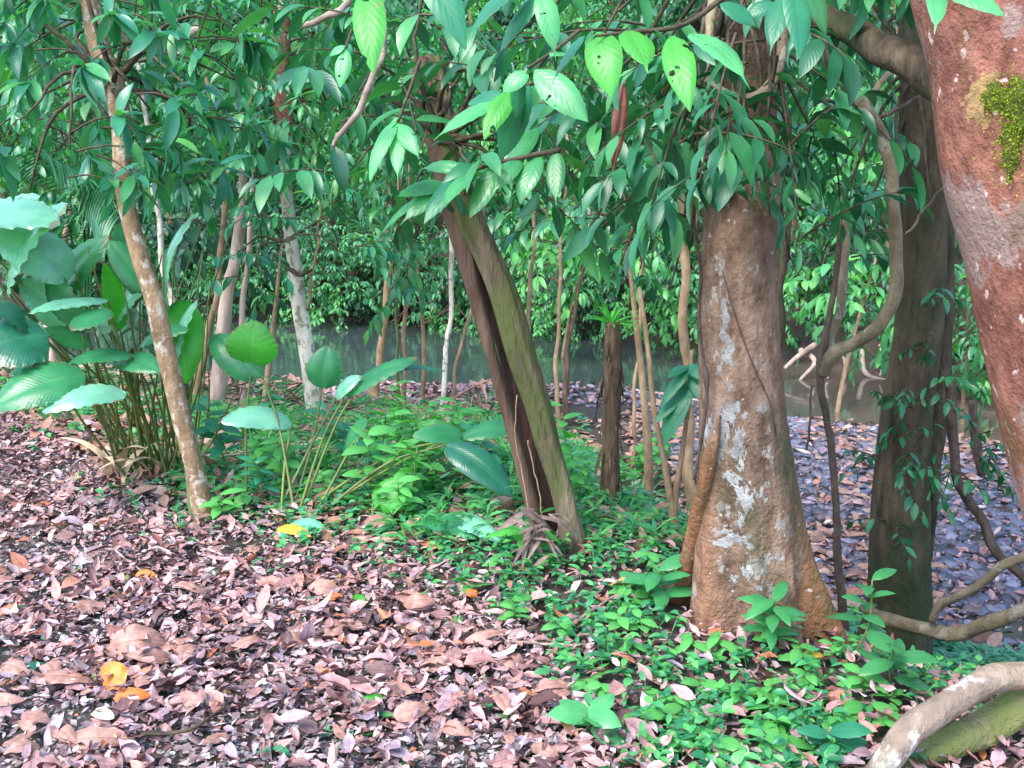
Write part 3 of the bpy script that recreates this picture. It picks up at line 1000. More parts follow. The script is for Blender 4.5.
# main buttressed tree --------------------------------------------------
mt_base = G(752, 640)
YM = 3.62
T_main = thing('buttressed_tree', 'thick brown tree with white lichen blotches and orange buttress roots', 'tree', mt_base)
rowsM = [(-330, 722, 762), (-120, 716, 764), (40, 714, 772), (120, 711, 775), (200, 706, 779), (300, 700, 778), (370, 699, 783), (430, 698, 789), (470, 697, 796), (510, 695, 803), (550, 692, 811), (590, 688, 820), (625, 684, 829), (655, 681, 838), (690, 676, 850), (760, 668, 865)]
cen = np.array([P((a + b) / 2, y, YM) for y, a, b in rowsM])
rad = np.array([(b - a) / 2 * YM / F for y, a, b in rowsM])
g0, _, L0 = tube_grid(cen, rad, 112, 8, .025, 0, None, np.random.default_rng(5))
m_, n_ = g0.shape[:2]
c_ = g0.mean(1, keepdims=True)
vec = g0 - c_
an_ = np.arctan2(vec[..., 1], vec[..., 0])
zf = sstep(P(0, 430, YM)[2], P(0, 640, YM)[2], c_[..., 2])
dang = lambda c: np.angle(np.exp(1j * (an_ - c)))
ridge = np.abs(np.cos(an_)) ** 4 + .75 * np.exp(-(dang(-1.05) / .30) ** 2) + .30 * np.exp(-(dang(-1.75) / .25) ** 2)
mulf = 1 - .42 * zf * (1 - np.clip(ridge, 0, 1))
zb = sstep(P(0, 405, YM)[2], P(0, 500, YM)[2], c_[..., 2])
zl = sstep(P(0, 500, YM)[2], P(0, 650, YM)[2], c_[..., 2])
fin = np.exp(-(dang(-2.72) / (.17 + .05 * zl)) ** 2)              # the fin of the left buttress
groove = np.exp(-(dang(-2.22) / .24) ** 2)
fin2 = np.exp(-(dang(-.42) / .20) ** 2) * zl                         # the ridge of the right flank
groove2 = np.exp(-(dang(-.80) / .16) ** 2) * zl
mulf = mulf + fin * zb * .06 - groove * zb * .10 + fin2 * .36 - groove2 * .22
gM = c_ + vec * mulf[..., None]
gM[..., 2] += .0 * gM[..., 2]
tint = np.clip(np.exp(-(dang(-2.76) / .30) ** 2) * sstep(.05, .5, zb) * .55
               + sstep(1.15, .35, np.abs(dang(-.05))) * (.35 + .65 * zf) + .5 * fin2, 0, 1)
mb = MB()
add_grid(mb, gM, L0)
o = part('trunk', mb, M['bark_main'], T_main)
at = o.data.attributes.new('orange', 'FLOAT', 'POINT')
tf_ = np.concatenate([tint[:1], tint, tint[-1:]]).ravel().astype(np.float32)
at.data.foreach_set('value', tf_)
mb = MB()
gB = pxtube(mb, [(719, 415, YM - .12, 4), (714, 440, YM - .135, 11), (709, 462, YM - .12, 15), (703, 492, YM - .08, 17), (697, 525, YM, 18), (690, 556, YM + .1, 19), (683, 584, YM + .2, 22), (675, 612, YM + .3, 30)], 20, 8, .10, k=1.0)
o = part('buttress_root', mb, M['bark_main'], T_main, 'bare orange buttress root down the left flank')
at = o.data.attributes.new('orange', 'FLOAT', 'POINT')
fb = np.repeat(np.concatenate([[0.05], np.clip(np.linspace(0, 3.2, len(gB)), .05, .95), [.95]]), gB.shape[1]).astype(np.float32)
at.data.foreach_set('value', fb)
# lichen crusts on the bark
ang_front = np.arctan2(gM[..., 1] - c_[..., 1], gM[..., 0] - c_[..., 0])


def trunk_patch(g, px, py, Y, hpx, wpx, thick, seed, mb, thr=0.4):
    """crust centred where the photo shows it on that trunk's front"""
    c = g.mean(1)
    nrm_ = g - c[:, None]
    face = (nrm_ * (CAM - g)).sum(-1) > 0
    a_, b_ = proj(g)
    dd = np.hypot(a_ - px, b_ - py) + np.where(face, 0, 1e5)
    i, j = np.unravel_index(int(np.argmin(dd)), dd.shape)
    n = g.shape[1]
    Yq = g[i, j, 1]
    dz = np.linalg.norm(c[min(i + 1, len(c) - 1)] - c[max(i - 1, 0)]) / 2
    di = max(1, int(round(hpx * Yq / F / 2 / dz)))
    seg = np.linalg.norm(g[i, (j + 1) % n] - g[i, j])
    dj = max(1, int(round(wpx * Yq / F / 2 / seg)))
    gg = np.roll(g, n // 2 - j, axis=1)
    patch(mb, gg, None, max(i - di, 0), min(i + di, len(g) - 1), (n // 2 - dj) / n, (n // 2 + dj) / n, thick, seed, thr)


for k, (px, py, h, w, lb) in enumerate([(716, 440, 70, 34, 'large grey white oval lichen patch'), (727, 352, 34, 20, None), (729, 408, 28, 26, None), (730, 478, 26, 26, None), (734, 538, 26, 46, None), (745, 500, 40, 22, None), (748, 570, 26, 20, None), (726, 310, 40, 14, None), (738, 445, 44, 18, None), (733, 455, 16, 14, None), (728, 388, 14, 12, None), (741, 520, 18, 14, None), (736, 580, 16, 14, None), (724, 330, 12, 12, None), (733, 420, 16, 10, None), (740, 470, 14, 12, None), (752, 545, 16, 10, None), (720, 372, 20, 8, None), (760, 590, 14, 10, None)]):
    mb = MB()
    trunk_patch(gM, px, py, YM, h, w, .0022, 30 + k, mb, 1.0)
    if mb.n:
        part('lichen_patch', mb, M['lichen'], T_main, lb)
# looped liana on the upper trunk
t = thing('looped_liana', 'thick pale liana looping in a hook in front of the upper trunk', 'liana', P(712, 60, 3.6))
mb = MB()
pxtube(mb, [(722, -60, 3.4, 12), (712, 10, 3.35, 13), (706, 62, 3.3, 14), (714, 88, 3.28, 14), (738, 100, 3.27, 14), (762, 94, 3.28, 13), (778, 70, 3.32, 13), (784, 30, 3.4, 12), (792, -60, 3.5, 11)], 12, 6, .07)
part('stem', mb, M['liana'], t)
# thin climbing vine on the trunk's left
t = thing('climbing_vine', 'thin dark vine climbing the left edge of the buttressed trunk', 'vine', P(703, 480, 3.75))
mb = MB()
pxtube(mb, [(694, 480, YM - .12, 4), (703, 430, YM - .12, 4), (707, 395, YM - .13, 4), (706, 375, YM - .13, 9), (704, 362, YM - .12, 4), (699, 320, YM - .1, 4), (701, 270, YM - .1, 4), (694, 225, YM - .1, 4), (700, 150, YM - .1, 4)], 6, 5, .1)
part('stem', mb, M['liana_dark'], t)
t = thing('climbing_vine', 'hair thin vine running diagonally across the buttressed trunk face', 'vine', P(760, 380, 3.74))
mb = MB()
pxtube(mb, [(722, 270, YM - .142, 1.6), (740, 330, YM - .155, 1.6), (756, 372, YM - .16, 1.6), (772, 410, YM - .15, 1.6), (780, 470, YM - .14, 1.6)], 5, 6, .05)
part('stem', mb, M['liana_dark'], t)

# red tree, right -------------------------------------------------------
YR = 2.75
T_red = thing('red_barked_tree', 'massive red barked tree leaning in at the right edge with a moss patch', 'tree', (1.95, YR, float(H(1.95, YR))))
rowsR = [(-420, 900, 200), (-200, 912, 206), (-60, 918, 210), (40, 940, 200), (150, 951, 200), (230, 970, 202), (330, 989, 204), (430, 1010, 208), (520, 1033, 212), (620, 1046, 236), (740, 1074, 260), (900, 1090, 330), (1000, 1090, 380)]
cen = np.array([P(a + w / 2, y, YR) for y, a, w in rowsR])
rad = np.array([w / 2 * YR / F for y, a, w in rowsR])
gR, _, LR = tube_grid(cen, rad, 56, 7, .045, 0, None, np.random.default_rng(8))
mb = MB()
add_grid(mb, gR, LR)
part('trunk', mb, M['bark_red'], T_red)
mb = MB()
trunk_patch(gR, 990, 104, YR, 30, 26, .012, 51, mb)
trunk_patch(gR, 1020, 112, YR, 60, 62, .016, 52, mb)
trunk_patch(gR, 1008, 146, YR, 60, 30, .014, 53, mb)
mp_ = part('moss', mb, M['moss_crust'], T_red, 'bright yellow green moss patch on red bark')
# moss tufts standing up from that crust
vv = np.concatenate(mb.V)
pick = rng.integers(0, len(vv), 3600)
pos = vv[pick] + rng.normal(0, .004, (3600, 3))
cR = gR.mean(1)
near = np.argmin(np.abs(cR[None, :, 2] - pos[:, None, 2]), axis=1)
out_ = norm(pos - cR[near])
tf = MB()
pos[:1100] += (rng.normal(0, .022, (1100, 3)) - out_[:1100] * .004) * np.array([1, 1, 1.4])
Dm = norm(out_ + rng.normal(0, .6, (3600, 3)))
leaves(tf, pos - out_ * .004, Dm, norm(rng.normal(0, 1, (3600, 3))), rng.uniform(.004, .010, 3600), rng.uniform(.003, .005, 3600), .5, .3, 'lance', 2)
o = link('moss_tufts', tf.mesh('moss_tufts', np.array(T_red.location)), M['moss'], mp_)
mb = MB()
trunk_patch(gR, 984, 100, YR, 58, 50, .003, 64, mb, 1.0)
part('ochre_crust', mb, M['ochre'], T_red, 'ochre crust above the moss patch')
mb = MB()
pxtube(mb, [(990, 130, 2.8, 46), (950, 84, 2.95, 46), (905, 58, 3.1, 42), (862, 32, 3.3, 36), (818, 12, 3.5, 30), (770, -10, 3.7, 26), (700, -60, 3.9, 20), (620, -120, 4.0, 14)], 18, 8, .16, .015, k=.74)
part('limb', mb, M['bark_dark'], T_red, 'heavy dark limb leaving the trunk to the left')  # canopy shade on the limb is put into its bark colour

# dark tree behind -------------------------------------------------------
YK = 5.0
dk_base = G(902, 655)
YK = 4.75
dk_base = P(902, 655, YK)
dk_base[2] = float(H(dk_base[0], YK))
T_dark = thing('dark_tree', 'dark mossy tree standing on the bank edge behind the buttressed tree', 'tree', dk_base)
mb = MB()
rowsK = [(-300, 905, 940), (-60, 900, 944), (100, 897, 948), (240, 893, 950), (330, 890, 946), (400, 884, 941), (480, 877, 937), (560, 867, 934), (610, 861, 934), (650, 852, 940), (700, 836, 955), (760, 820, 975), (820, 800, 995)]
g = tube(mb, [P((a + b) / 2, y, YK) for y, a, b in rowsK], [(b - a) / 2 * .86 * YK / F for y, a, b in rowsK], 44, 8, .14, .01)
part('trunk', mb, M['bark_dark'], T_dark)
mb = MB()
pxtube(mb, [(926, 560, YK + .1, 14), (938, 420, YK + .12, 20), (944, 330, YK + .14, 22), (944, 240, YK + .15, 22), (938, 120, YK + .15, 20), (934, -60, YK + .15, 18), (930, -300, YK + .15, 12)], 12, 6, .12)
part('stem', mb, M['bark_dark'], T_dark, 'second narrower stem fused to the right side')

# leaning split tree ------------------------------------------------------
sp_base = G(560, 548)
YS = float(sp_base[1])
T_split = thing('split_tree', 'leaning tree split into a dark stem and a mossy stem with a hollow', 'tree', sp_base)
mb = MB()
pxtube(mb, [(420, 60, YS + .2, 20), (436, 140, YS + .1, 24), (452, 205, YS + .03, 28), (464, 250, YS, 23), (476, 300, YS, 17), (492, 360, YS, 15), (507, 415, YS, 14), (522, 470, YS, 15), (535, 520, YS, 17), (544, 560, YS, 20), (550, 600, YS, 24)], 16, 6, .1)
part('stem', mb, M['bark_split'], T_split, 'dark brown left stem')
mb = MB()
pxtube(mb, [(430, 60, YS + .25, 22), (448, 140, YS + .1, 26), (466, 205, YS - .02, 32), (485, 250, YS - .04, 30), (507, 310, YS - .05, 31), (526, 370, YS - .06, 30), (543, 420, YS - .06, 28), (557, 470, YS - .05, 27), (569, 520, YS - .04, 29), (577, 555, YS, 34), (583, 600, YS, 40)], 36, 8, .12, .008,
       lambda th_, s_: 1 + .11 * np.cos(3 * th_ + 6 * s_) + .07 * np.cos(7 * th_ + 2 + 4 * s_) + .04 * np.cos(11 * th_ - 5 * s_))
part('stem', mb, M['bark_mossy'], T_split, 'moss covered right stem with a ridge')
mb = MB()
pxtube(mb, [(474, 250, YS + .08, 14), (492, 310, YS + .09, 14), (512, 380, YS + .10, 18), (530, 440, YS + .10, 22), (547, 500, YS + .11, 26), (557, 560, YS + .12, 30)], 10, 5, .1)
part('hollow', mb, M['bark_hollow'], T_split, 'dark reddish hollow wood between the stems')  # solid reddish core, coloured near black for the shade inside the hollow
mb = MB()
for a in [(517, 395, 517, 450, 533, 530), (528, 440, 536, 480, 545, 535)]:
    tube(mb, [P(a[0], a[1], YS - .12), P(a[2], a[3], YS - .13), P(a[4], a[5], YS - .14)], [.0035, .0035, .003], 5, 6, .1, .006)
part('aerial_root', mb, M['bark_slim'], T_split)

# snag with bromeliad ------------------------------------------------------
sn_base = G(607, 512)
YN = float(sn_base[1])
T_snag = thing('broken_trunk', 'shaggy brown broken off trunk standing among green undergrowth', 'tree trunk', sn_base)
mb = MB()
pxtube(mb, [(612, 322, YN, 17), (612, 345, YN, 20), (613, 390, YN, 20), (611, 440, YN, 22), (608, 490, YN, 24), (606, 515, YN, 30), (604, 545, YN, 38)], 16, 7, .13)
part('trunk', mb, M['bark_snag'], T_snag)
mb = MB()
k = 90
hz = rng.uniform(0, 1, k)
an = rng.uniform(0, 6.3, k)
ax0, ax1 = P(612, 330, YN), P(607, 510, YN)
rr = (.052 + .012 * hz)
pos = ax0 + (ax1 - ax0) * hz[:, None] + np.stack([np.cos(an) * rr, np.sin(an) * rr, 0 * an], -1)
leaves(mb, pos, np.stack([np.cos(an) * .35, np.sin(an) * .35, -np.ones(k)], -1), np.stack([np.cos(an), np.sin(an), 0 * an], -1), rng.uniform(.06, .16, k), rng.uniform(.012, .03, k), .3, .2, 'lance', 3)
part('bark_shreds', mb, M['bark_snag'], T_snag)
br = P(611, 325, YN)
T_brom = thing('bromeliad', 'small spiky bromeliad growing on top of the broken trunk', 'plant', br)
mb = MB()
k = 26
an = rng.uniform(0, 6.3, k)
el = rng.uniform(.1, 1.3, k)
Dv = np.stack([np.cos(an) * np.cos(el), np.sin(an) * np.cos(el), np.sin(el)], -1)
leaves(mb, np.repeat(br[None], k, 0), Dv, norm(ZV + rng.normal(0, .1, (k, 3))), rng.uniform(.10, .22, k), .02, rng.uniform(.2, 1.2, k), .5, 'blade', 6)
part('foliage', mb, M['leaf_bright'], T_brom)

# left leaning sapling -------------------------------------------------------
lf_base = G(207, 522)
YL = float(lf_base[1])
T_left = thing('leaning_sapling', 'slender mottled tree leaning left at the edge of the leaf litter', 'tree', lf_base)
mb = MB()
pxtube(mb, [(66, -160, YL + .2, 18), (84, -30, YL + .1, 21), (97, 40, YL + .05, 24), (112, 85, YL, 26), (121, 130, YL, 22), (124, 190, YL, 21), (140, 250, YL, 22), (157, 310, YL, 23), (172, 380, YL, 24), (187, 440, YL, 25), (200, 490, YL, 27), (207, 520, YL, 32), (212, 560, YL, 38)], 20, 8, .09, .006, k=.8)
part('trunk', mb, M['bark_sapling'], T_left)
mb = MB()
pxtube(mb, [(184, 440, YL + .1, 7), (189, 480, YL + .06, 8), (193, 525, YL, 9), (195, 545, YL, 10)], 8, 5, .08)
part('stem', mb, M['stalk_dark'], T_left, 'thin green sucker beside the trunk foot')

# pale tree ------------------------------------------------------------------
pl_base = G(318, 420)
YP = float(pl_base[1])
T_pale = thing('pale_tree', 'straight pale cream trunk with reddish scarred upper bark by the stream', 'tree', pl_base)
mb = MB()
pxtube(mb, [(292, -200, YP, 12), (286, -60, YP, 15), (283, 40, YP, 17), (283, 110, YP, 17), (285, 180, YP, 17), (291, 240, YP, 18), (299, 300, YP, 20), (307, 350, YP, 22), (314, 400, YP, 25), (319, 425, YP, 30), (322, 450, YP, 36)], 14, 6, .09, .008, k=.74)
part('trunk', mb, M['bark_pale'], T_pale)
mb = MB()
pxtube(mb, [(283, 12, YP - .02, 19), (282, 60, YP - .02, 20), (284, 110, YP - .02, 20), (284, 140, YP - .02, 18)], 14, 6, .14)
part('scarred_bark', mb, plain_mat('red_bark', (.25, .09, .06), (.40, .19, .14), 14, .9, .8), T_pale, 'rough reddish upper bark')
mb = MB()
pxtube(mb, [(288, 268, YP - .03, 7), (300, 275, YP - .15, 5), (312, 270, YP - .2, 3)], 6, 4, .1)
part('stub', mb, M['bark_dark'], T_pale)

# twin pink trunks ---------------------------------------------------------------
for pts, lab, mat in [
    ([(256, 40, 10.2, 12), (248, 130, 10.2, 15), (240, 200, 10.2, 18), (232, 260, 10.2, 19), (226, 310, 10.2, 22), (219, 380, 10.2, 27)], 'pale pinkish straight trunk, the thicker of two left of the cream trunk', 'bark_pink'),
    ([(244, 60, 9.6, 6), (232, 150, 9.6, 8), (222, 230, 9.6, 10), (213, 300, 9.6, 11), (205, 345, 9.6, 12), (196, 392, 9.6, 15)], 'thin grey brown trunk crossing just left of the pinkish trunk', 'bark_slim'),
    ([(262, 60, 10.9, 6), (254, 150, 10.9, 8), (250, 215, 10.9, 9), (247, 290, 10.9, 9), (243, 370, 10.9, 11)], 'narrow pale stem directly right of the pinkish trunk', 'bark_pink'),
    ([(138, 60, 6.6, 7), (146, 150, 6.6, 8), (160, 215, 6.6, 9), (169, 280, 6.6, 10), (176, 340, 6.6, 12), (184, 420, 6.6, 13), (188, 470, 6.6, 14)], 'whitish slim trunk partly hidden behind the leaning mottled tree', 'bark_pale'),
    ([(26, 240, 7.6, 7), (42, 300, 7.6, 9), (54, 345, 7.6, 12), (64, 420, 7.6, 15)], 'pale slanting stem behind the big leaf clump on the left', 'bark_pink'),
    ([(404, 60, 13, 7), (400, 160, 13, 9), (394, 240, 13, 10), (386, 300, 13, 12), (379, 362, 13, 14), (376, 385, 13, 17)], 'tan slim trunk standing before the dark water', 'bark_slim'),
    ([(410, 60, 12, 5), (409, 200, 12, 5), (408, 280, 12, 6), (406, 340, 12, 7), (404, 420, 12, 8)], 'very thin ringed stem right of the tan slim trunk', 'bark_slim'),
    ([(398, 150, 12.6, 3), (397, 260, 12.6, 4), (398, 330, 12.6, 5), (399, 380, 12.6, 5)], 'thinnest greenish stem between the tan trunk and ringed stem', 'stalk_dark'),
    ([(452, 60, 10.5, 6), (450, 180, 10.5, 7), (450, 260, 10.5, 8), (447, 330, 10.5, 8), (445, 400, 10.5, 9)], 'whitish spotted sapling stem left of the split tree', 'bark_pale'),
    ([(486, 190, 11.5, 4), (477, 270, 11.5, 5), (464, 330, 11.5, 6), (455, 380, 11.5, 6)], 'thin tan stem tilting right beside the whitish sapling', 'bark_slim'),
    ([(538, 150, 12.5, 5), (534, 250, 12.5, 6), (530, 310, 12.5, 7), (524, 380, 12.5, 8)], 'tan stem just right of the split tree before the water', 'bark_slim'),
    ([(566, 130, 11, 5), (563, 240, 11, 6), (559, 330, 11, 7), (556, 395, 11, 8)], 'upright yellowish stem halfway between split tree and broken trunk', 'bark_slim'),
    ([(604, 140, 11.4, 4), (590, 230, 11.4, 5), (577, 290, 11.4, 6), (570, 350, 11.4, 8), (566, 395, 11.4, 9)], 'dark reddish stem tilting right near the broken trunk', 'bark_snag'),
    ([(642, 250, 9.5, 4), (643, 300, 9.5, 5), (638, 350, 9.5, 6), (633, 400, 9.5, 6), (632, 450, 9.5, 7)], 'thin pale stem right of the broken trunk', 'bark_slim'),
    ([(678, 170, 7, 13), (681, 240, 7, 14), (683, 300, 7, 15), (688, 370, 7, 16), (691, 440, 7, 18), (694, 500, 7, 22)], 'brown trunk tucked behind the left side of the buttressed tree', 'bark_slim'),
    ([(320, 200, 10, 3), (315, 260, 10, 5), (308, 310, 10, 6), (318, 300, 10, 5)][:3], 'short slim stem leaning against the cream trunk', 'bark_slim'),
    ([(782, 120, 5.6, 12), (790, 220, 5.6, 12), (784, 290, 5.6, 14), (778, 360, 5.6, 16), (776, 480, 5.6, 18)], 'shaded brown trunk close behind the right side of the buttressed tree', 'bark_dark'),
]:
    b = P(pts[-1][0], pts[-1][1], pts[-1][2])
    gz = float(H(b[0], b[1]))
    if b[2] > gz - .1 and pts[-1][1] > 330:
        pts = pts + [(pts[-1][0] + (pts[-1][0] - pts[-2][0]) * .2, pts[-1][1] + (b[2] - gz + .15) / pts[-1][2] * F, pts[-1][2], pts[-1][3] * 1.15)]
    t = thing('slim_tree', lab, 'tree', (b[0], b[1], gz), 'slim trunks between the bank and the stream')
    mb = MB()
    pxtube(mb, pts, 9, 8, .14, .028, k=.62)
    part('trunk', mb, M[mat], t)
    cr, lm = MB(), MB()
    top = P(pts[0][0], pts[0][1], pts[0][2])
    rg = np.random.default_rng(int(pts[0][0]))
    Y = pts[0][2]
    bl = [(top + rg.normal(0, .35, 3) * np.array([1, 1, .6]), rg.uniform(.3, .5)) for _ in range(4)]
    if pts[0][1] < 200:
        blob_crown(top, bl, .15, .06, cr, lm, .7, nseg=4, seed=int(pts[1][0]))
        part('crown', cr, M['leaf_mid' if pts[0][0] < 560 else 'leaf_dark'], t)
        part('branches', lm, M['twig'], t)

# forked sapling left of the main trunk with drooping leaves
sa_base = G(678, 540)
YA = float(sa_base[1])
t = thing('forked_sapling', 'thin forked brown sapling with drooping leaves left of the buttressed tree', 'sapling', sa_base)
mb = MB()
pxtube(mb, [(640, 290, YA + .3, 5), (648, 350, YA + .1, 6), (654, 410, YA, 7), (664, 460, YA, 8), (672, 510, YA, 10), (676, 545, YA, 12), (678, 580, YA, 13)], 8, 6, .1)
pxtube(mb, [(692, 350, YA, 4), (690, 390, YA, 5), (684, 440, YA, 6), (676, 490, YA, 8), (674, 530, YA, 9)], 7, 6, .1)
part('stem', mb, M['bark_slim'], t)
for b_, e_, w in [((688, 366), (668, 378), 12), ((688, 366), (676, 392), 12), ((690, 364), (700, 380), 12), ((690, 370), (660, 408), 14), ((690, 380), (664, 446), 26), ((688, 384), (675, 420), 16), ((690, 374), (700, 400), 12), ((684, 392), (655, 424), 14)]:
    mb = MB()
    blade(mb, P(*b_, YA - .02), P(*e_, YA - .12), w * YA / F, (-.4, -.7, .6), .08, .4, 'lance', 10, 4)
    part('leaf', mb, M['leaf_mid'], t)

# ------------------------------------------------------------------ lianas on the right
def liana(label, pts, mat, n=10, lump=.07, name='liana', cat='liana', wob=0.004, extra=()):
    b = P(pts[-1][0], pts[-1][1], pts[-1][2])
    t = thing(name, label, cat, b)
    mb = MB()
    pxtube(mb, pts, n, 9, lump * 2.2, wob * 1.5, k=.8)
    part('stem', mb, M[mat], t)
    for e, m2 in extra:
        mb = MB()
        pxtube(mb, e, 8, 6, lump, wob)
        part('branch', mb, M[m2], t)
    return t


liana('thick tan liana bending in a wide curve before the dark tree',
      [(792, -40, 3.9, 16), (812, 30, 3.95, 17), (834, 68, 4.0, 17), (862, 108, 4.05, 18), (884, 145, 4.1, 17), (893, 190, 4.1, 16), (897, 240, 4.1, 16), (896, 290, 4.1, 16), (882, 322, 4.15, 17), (855, 342, 4.2, 17), (834, 354, 4.25, 18), (822, 374, 4.3, 15)], 'liana',
      extra=[([(845, 215, 4.5, 9), (845, 260, 4.45, 11), (840, 305, 4.4, 11), (830, 340, 4.35, 10), (822, 372, 4.3, 9)], 'liana'), ([(862, 110, 4.05, 10), (880, 85, 4.2, 8), (896, 60, 4.3, 6)], 'liana'), ([(872, 122, 4.06, 6), (898, 108, 4.1, 5), (925, 95, 4.2, 4)], 'liana_dark')])
liana('dark slender vine hanging straight down to the gravel behind the buttressed tree',
      [(842, 225, 4.4, 7), (832, 300, 4.35, 8), (818, 368, 4.3, 10), (824, 410, 4.3, 9), (833, 460, 4.3, 10), (836, 520, 4.3, 10), (840, 575, 4.3, 11), (848, 640, 4.3, 12), (850, 690, 4.3, 12)], 'liana_dark', 8, name='vine', cat='vine', extra=[([(812, 385, 4.5, 3), (810, 420, 4.5, 3), (806, 450, 4.5, 3)], 'liana_dark')])
liana('dark twisted root hanging in an S curve over the gravel',
      [(948, 380, 4.6, 12), (953, 440, 4.6, 13), (958, 480, 4.6, 13), (972, 505, 4.6, 12), (986, 525, 4.55, 12), (994, 548, 4.5, 13), (1008, 566, 4.45, 13), (1040, 590, 4.4, 14)], 'liana_dark', name='hanging_root', cat='root')
liana('smooth brown branch arching low from the dark tree foot towards the edge',
      [(862, 608, 4.5, 12), (880, 618, 4.4, 16), (915, 628, 4.3, 19), (950, 634, 4.2, 19), (985, 626, 4.1, 19), (1015, 612, 4.0, 20), (1060, 590, 3.9, 22)], 'liana', 12, name='low_branch', cat='branch',
      extra=[([(932, 622, 4.22, 9), (938, 606, 4.2, 10), (960, 595, 4.15, 11), (985, 580, 4.1, 11), (1005, 565, 4.05, 12), (1030, 555, 4.0, 12)], 'liana')])
liana('dark short stub of root standing beside the hanging root',
      [(972, 400, 6.2, 10), (976, 440, 6.2, 13), (982, 475, 6.2, 10)], 'liana_dark', name='root_stub', cat='root')
liana('pale arching surface root with white lichen in the bottom corner',
      [(840, 840, 2.52, 40), (878, 772, 2.52, 40), (905, 738, 2.54, 40), (935, 711, 2.58, 40), (968, 693, 2.62, 38), (1005, 678, 2.66, 38), (1050, 674, 2.7, 40), (1120, 700, 2.75, 50)], 'root', 18, name='surface_root', cat='root', wob=.002)
liana('mossy green surface root running beneath the pale arching root',
      [(880, 830, 2.6, 40), (918, 762, 2.62, 40), (955, 742, 2.66, 42), (992, 727, 2.7, 44), (1030, 696, 2.72, 52), (1080, 640, 2.72, 60)], 'root_mossy', 18, name='surface_root', cat='root', wob=.002)
# thin dead twigs in the shade behind
for lab, pts in [('thin bare twig slanting in front of the red barked tree', [(905, 235, 3.6, 3), (925, 210, 3.5, 3), (945, 185, 3.4, 3)]),
                 ('bare pale twig hanging beneath the long bright hanging leaf', [(386, 10, 3.2, 9), (384, 45, 3.2, 8), (373, 75, 3.2, 8), (360, 105, 3.2, 8), (346, 130, 3.2, 7), (334, 146, 3.2, 5)]),
                 ('bare pinkish branch slanting behind leaves at the top left', [(300, 28, 6, 7), (320, 20, 6, 8), (342, 8, 6, 9), (360, -20, 6, 9)]),
                 ('pale dead branch angled among leaves beside the cream trunk', [(175, 40, 6, 8), (195, 32, 6, 9), (215, 22, 6, 6)])]:
    liana(lab, pts, 'twig_pale', 7, name='bare_twig', cat='twig')

# ------------------------------------------------------------------ crowns
def crown(root, frm, blobs, L, mat, density=1.0, kind='spray', n=9, shape='lance', nseg=5, seed=0, aspect=.40, ln=None, hang=.45, prune=not_low):
    cr, lm = MB(), MB()
    blob_crown(frm, blobs, L, L * aspect, cr, lm, density, kind, n, shape, nseg, ln, seed, hang=hang, prune=prune)
    part('crown', cr, M[mat], root)
    part('branches', lm, M['twig'], root)


def tops(lst):
    return [(np.array(p, float), r) for p, r in lst]


# left sapling: bluish glossy whorls
crown(T_left, P(112, 85, YL), pxblobs([(40, 40, YL, 60), (20, 120, YL - .3, 60), (70, 150, YL - .4, 50), (30, 190, YL - .2, 40), (150, 110, YL - .2, 45), (140, 150, YL - .3, 40), (180, 60, YL, 45), (220, 20, YL, 50), (150, 0, YL, 60), (60, -40, YL, 70), (210, 130, YL + .2, 40), (165, 185, YL, 34), (235, 80, YL + .2, 40), (100, 20, YL + .4, 60), (10, 60, YL + .6, 50), (205, 180, YL + .4, 30)]), .19, 'leaf_blue', 1.4, 'whorl', 8, seed=1, aspect=.32)
# pale tree: mid-green drooping leaves
crown(T_pale, P(284, 100, YP), pxblobs([(250, 40, YP, 50), (320, 30, YP, 50), (280, 80, YP, 40), (230, 110, YP, 45), (340, 90, YP, 50), (300, 150, YP, 40), (380, 130, YP, 45), (250, 160, YP, 40), (260, -30, YP, 60), (350, -30, YP, 60), (330, 190, YP, 36), (360, 230, YP + 1, 34), (420, 60, YP, 55), (225, 240, YP + 1, 26), (262, 260, YP + .6, 28), (340, 250, YP + .8, 28)]), .19, 'leaf_mid', 1.1, 'spray', 9, seed=2, aspect=.32)
# split tree: large grey-blue leaves
crown(T_split, P(438, 140, YS + .1), pxblobs([(420, 150, YS - .4, 40), (470, 165, YS - .5, 45), (520, 150, YS - .5, 45), (440, 100, YS - .2, 50), (520, 90, YS - .2, 50), (380, 60, YS, 50), (470, 40, YS, 55), (560, 110, YS - .2, 50), (580, 180, YS - .3, 42), (545, 215, YS - .2, 36), (330, 110, YS, 40), (420, 0, YS, 60), (550, 10, YS, 60), (350, 170, YS + .2, 32)]), .19, 'leaf_dark', 1.15, 'spray', 9, seed=3, aspect=.34)
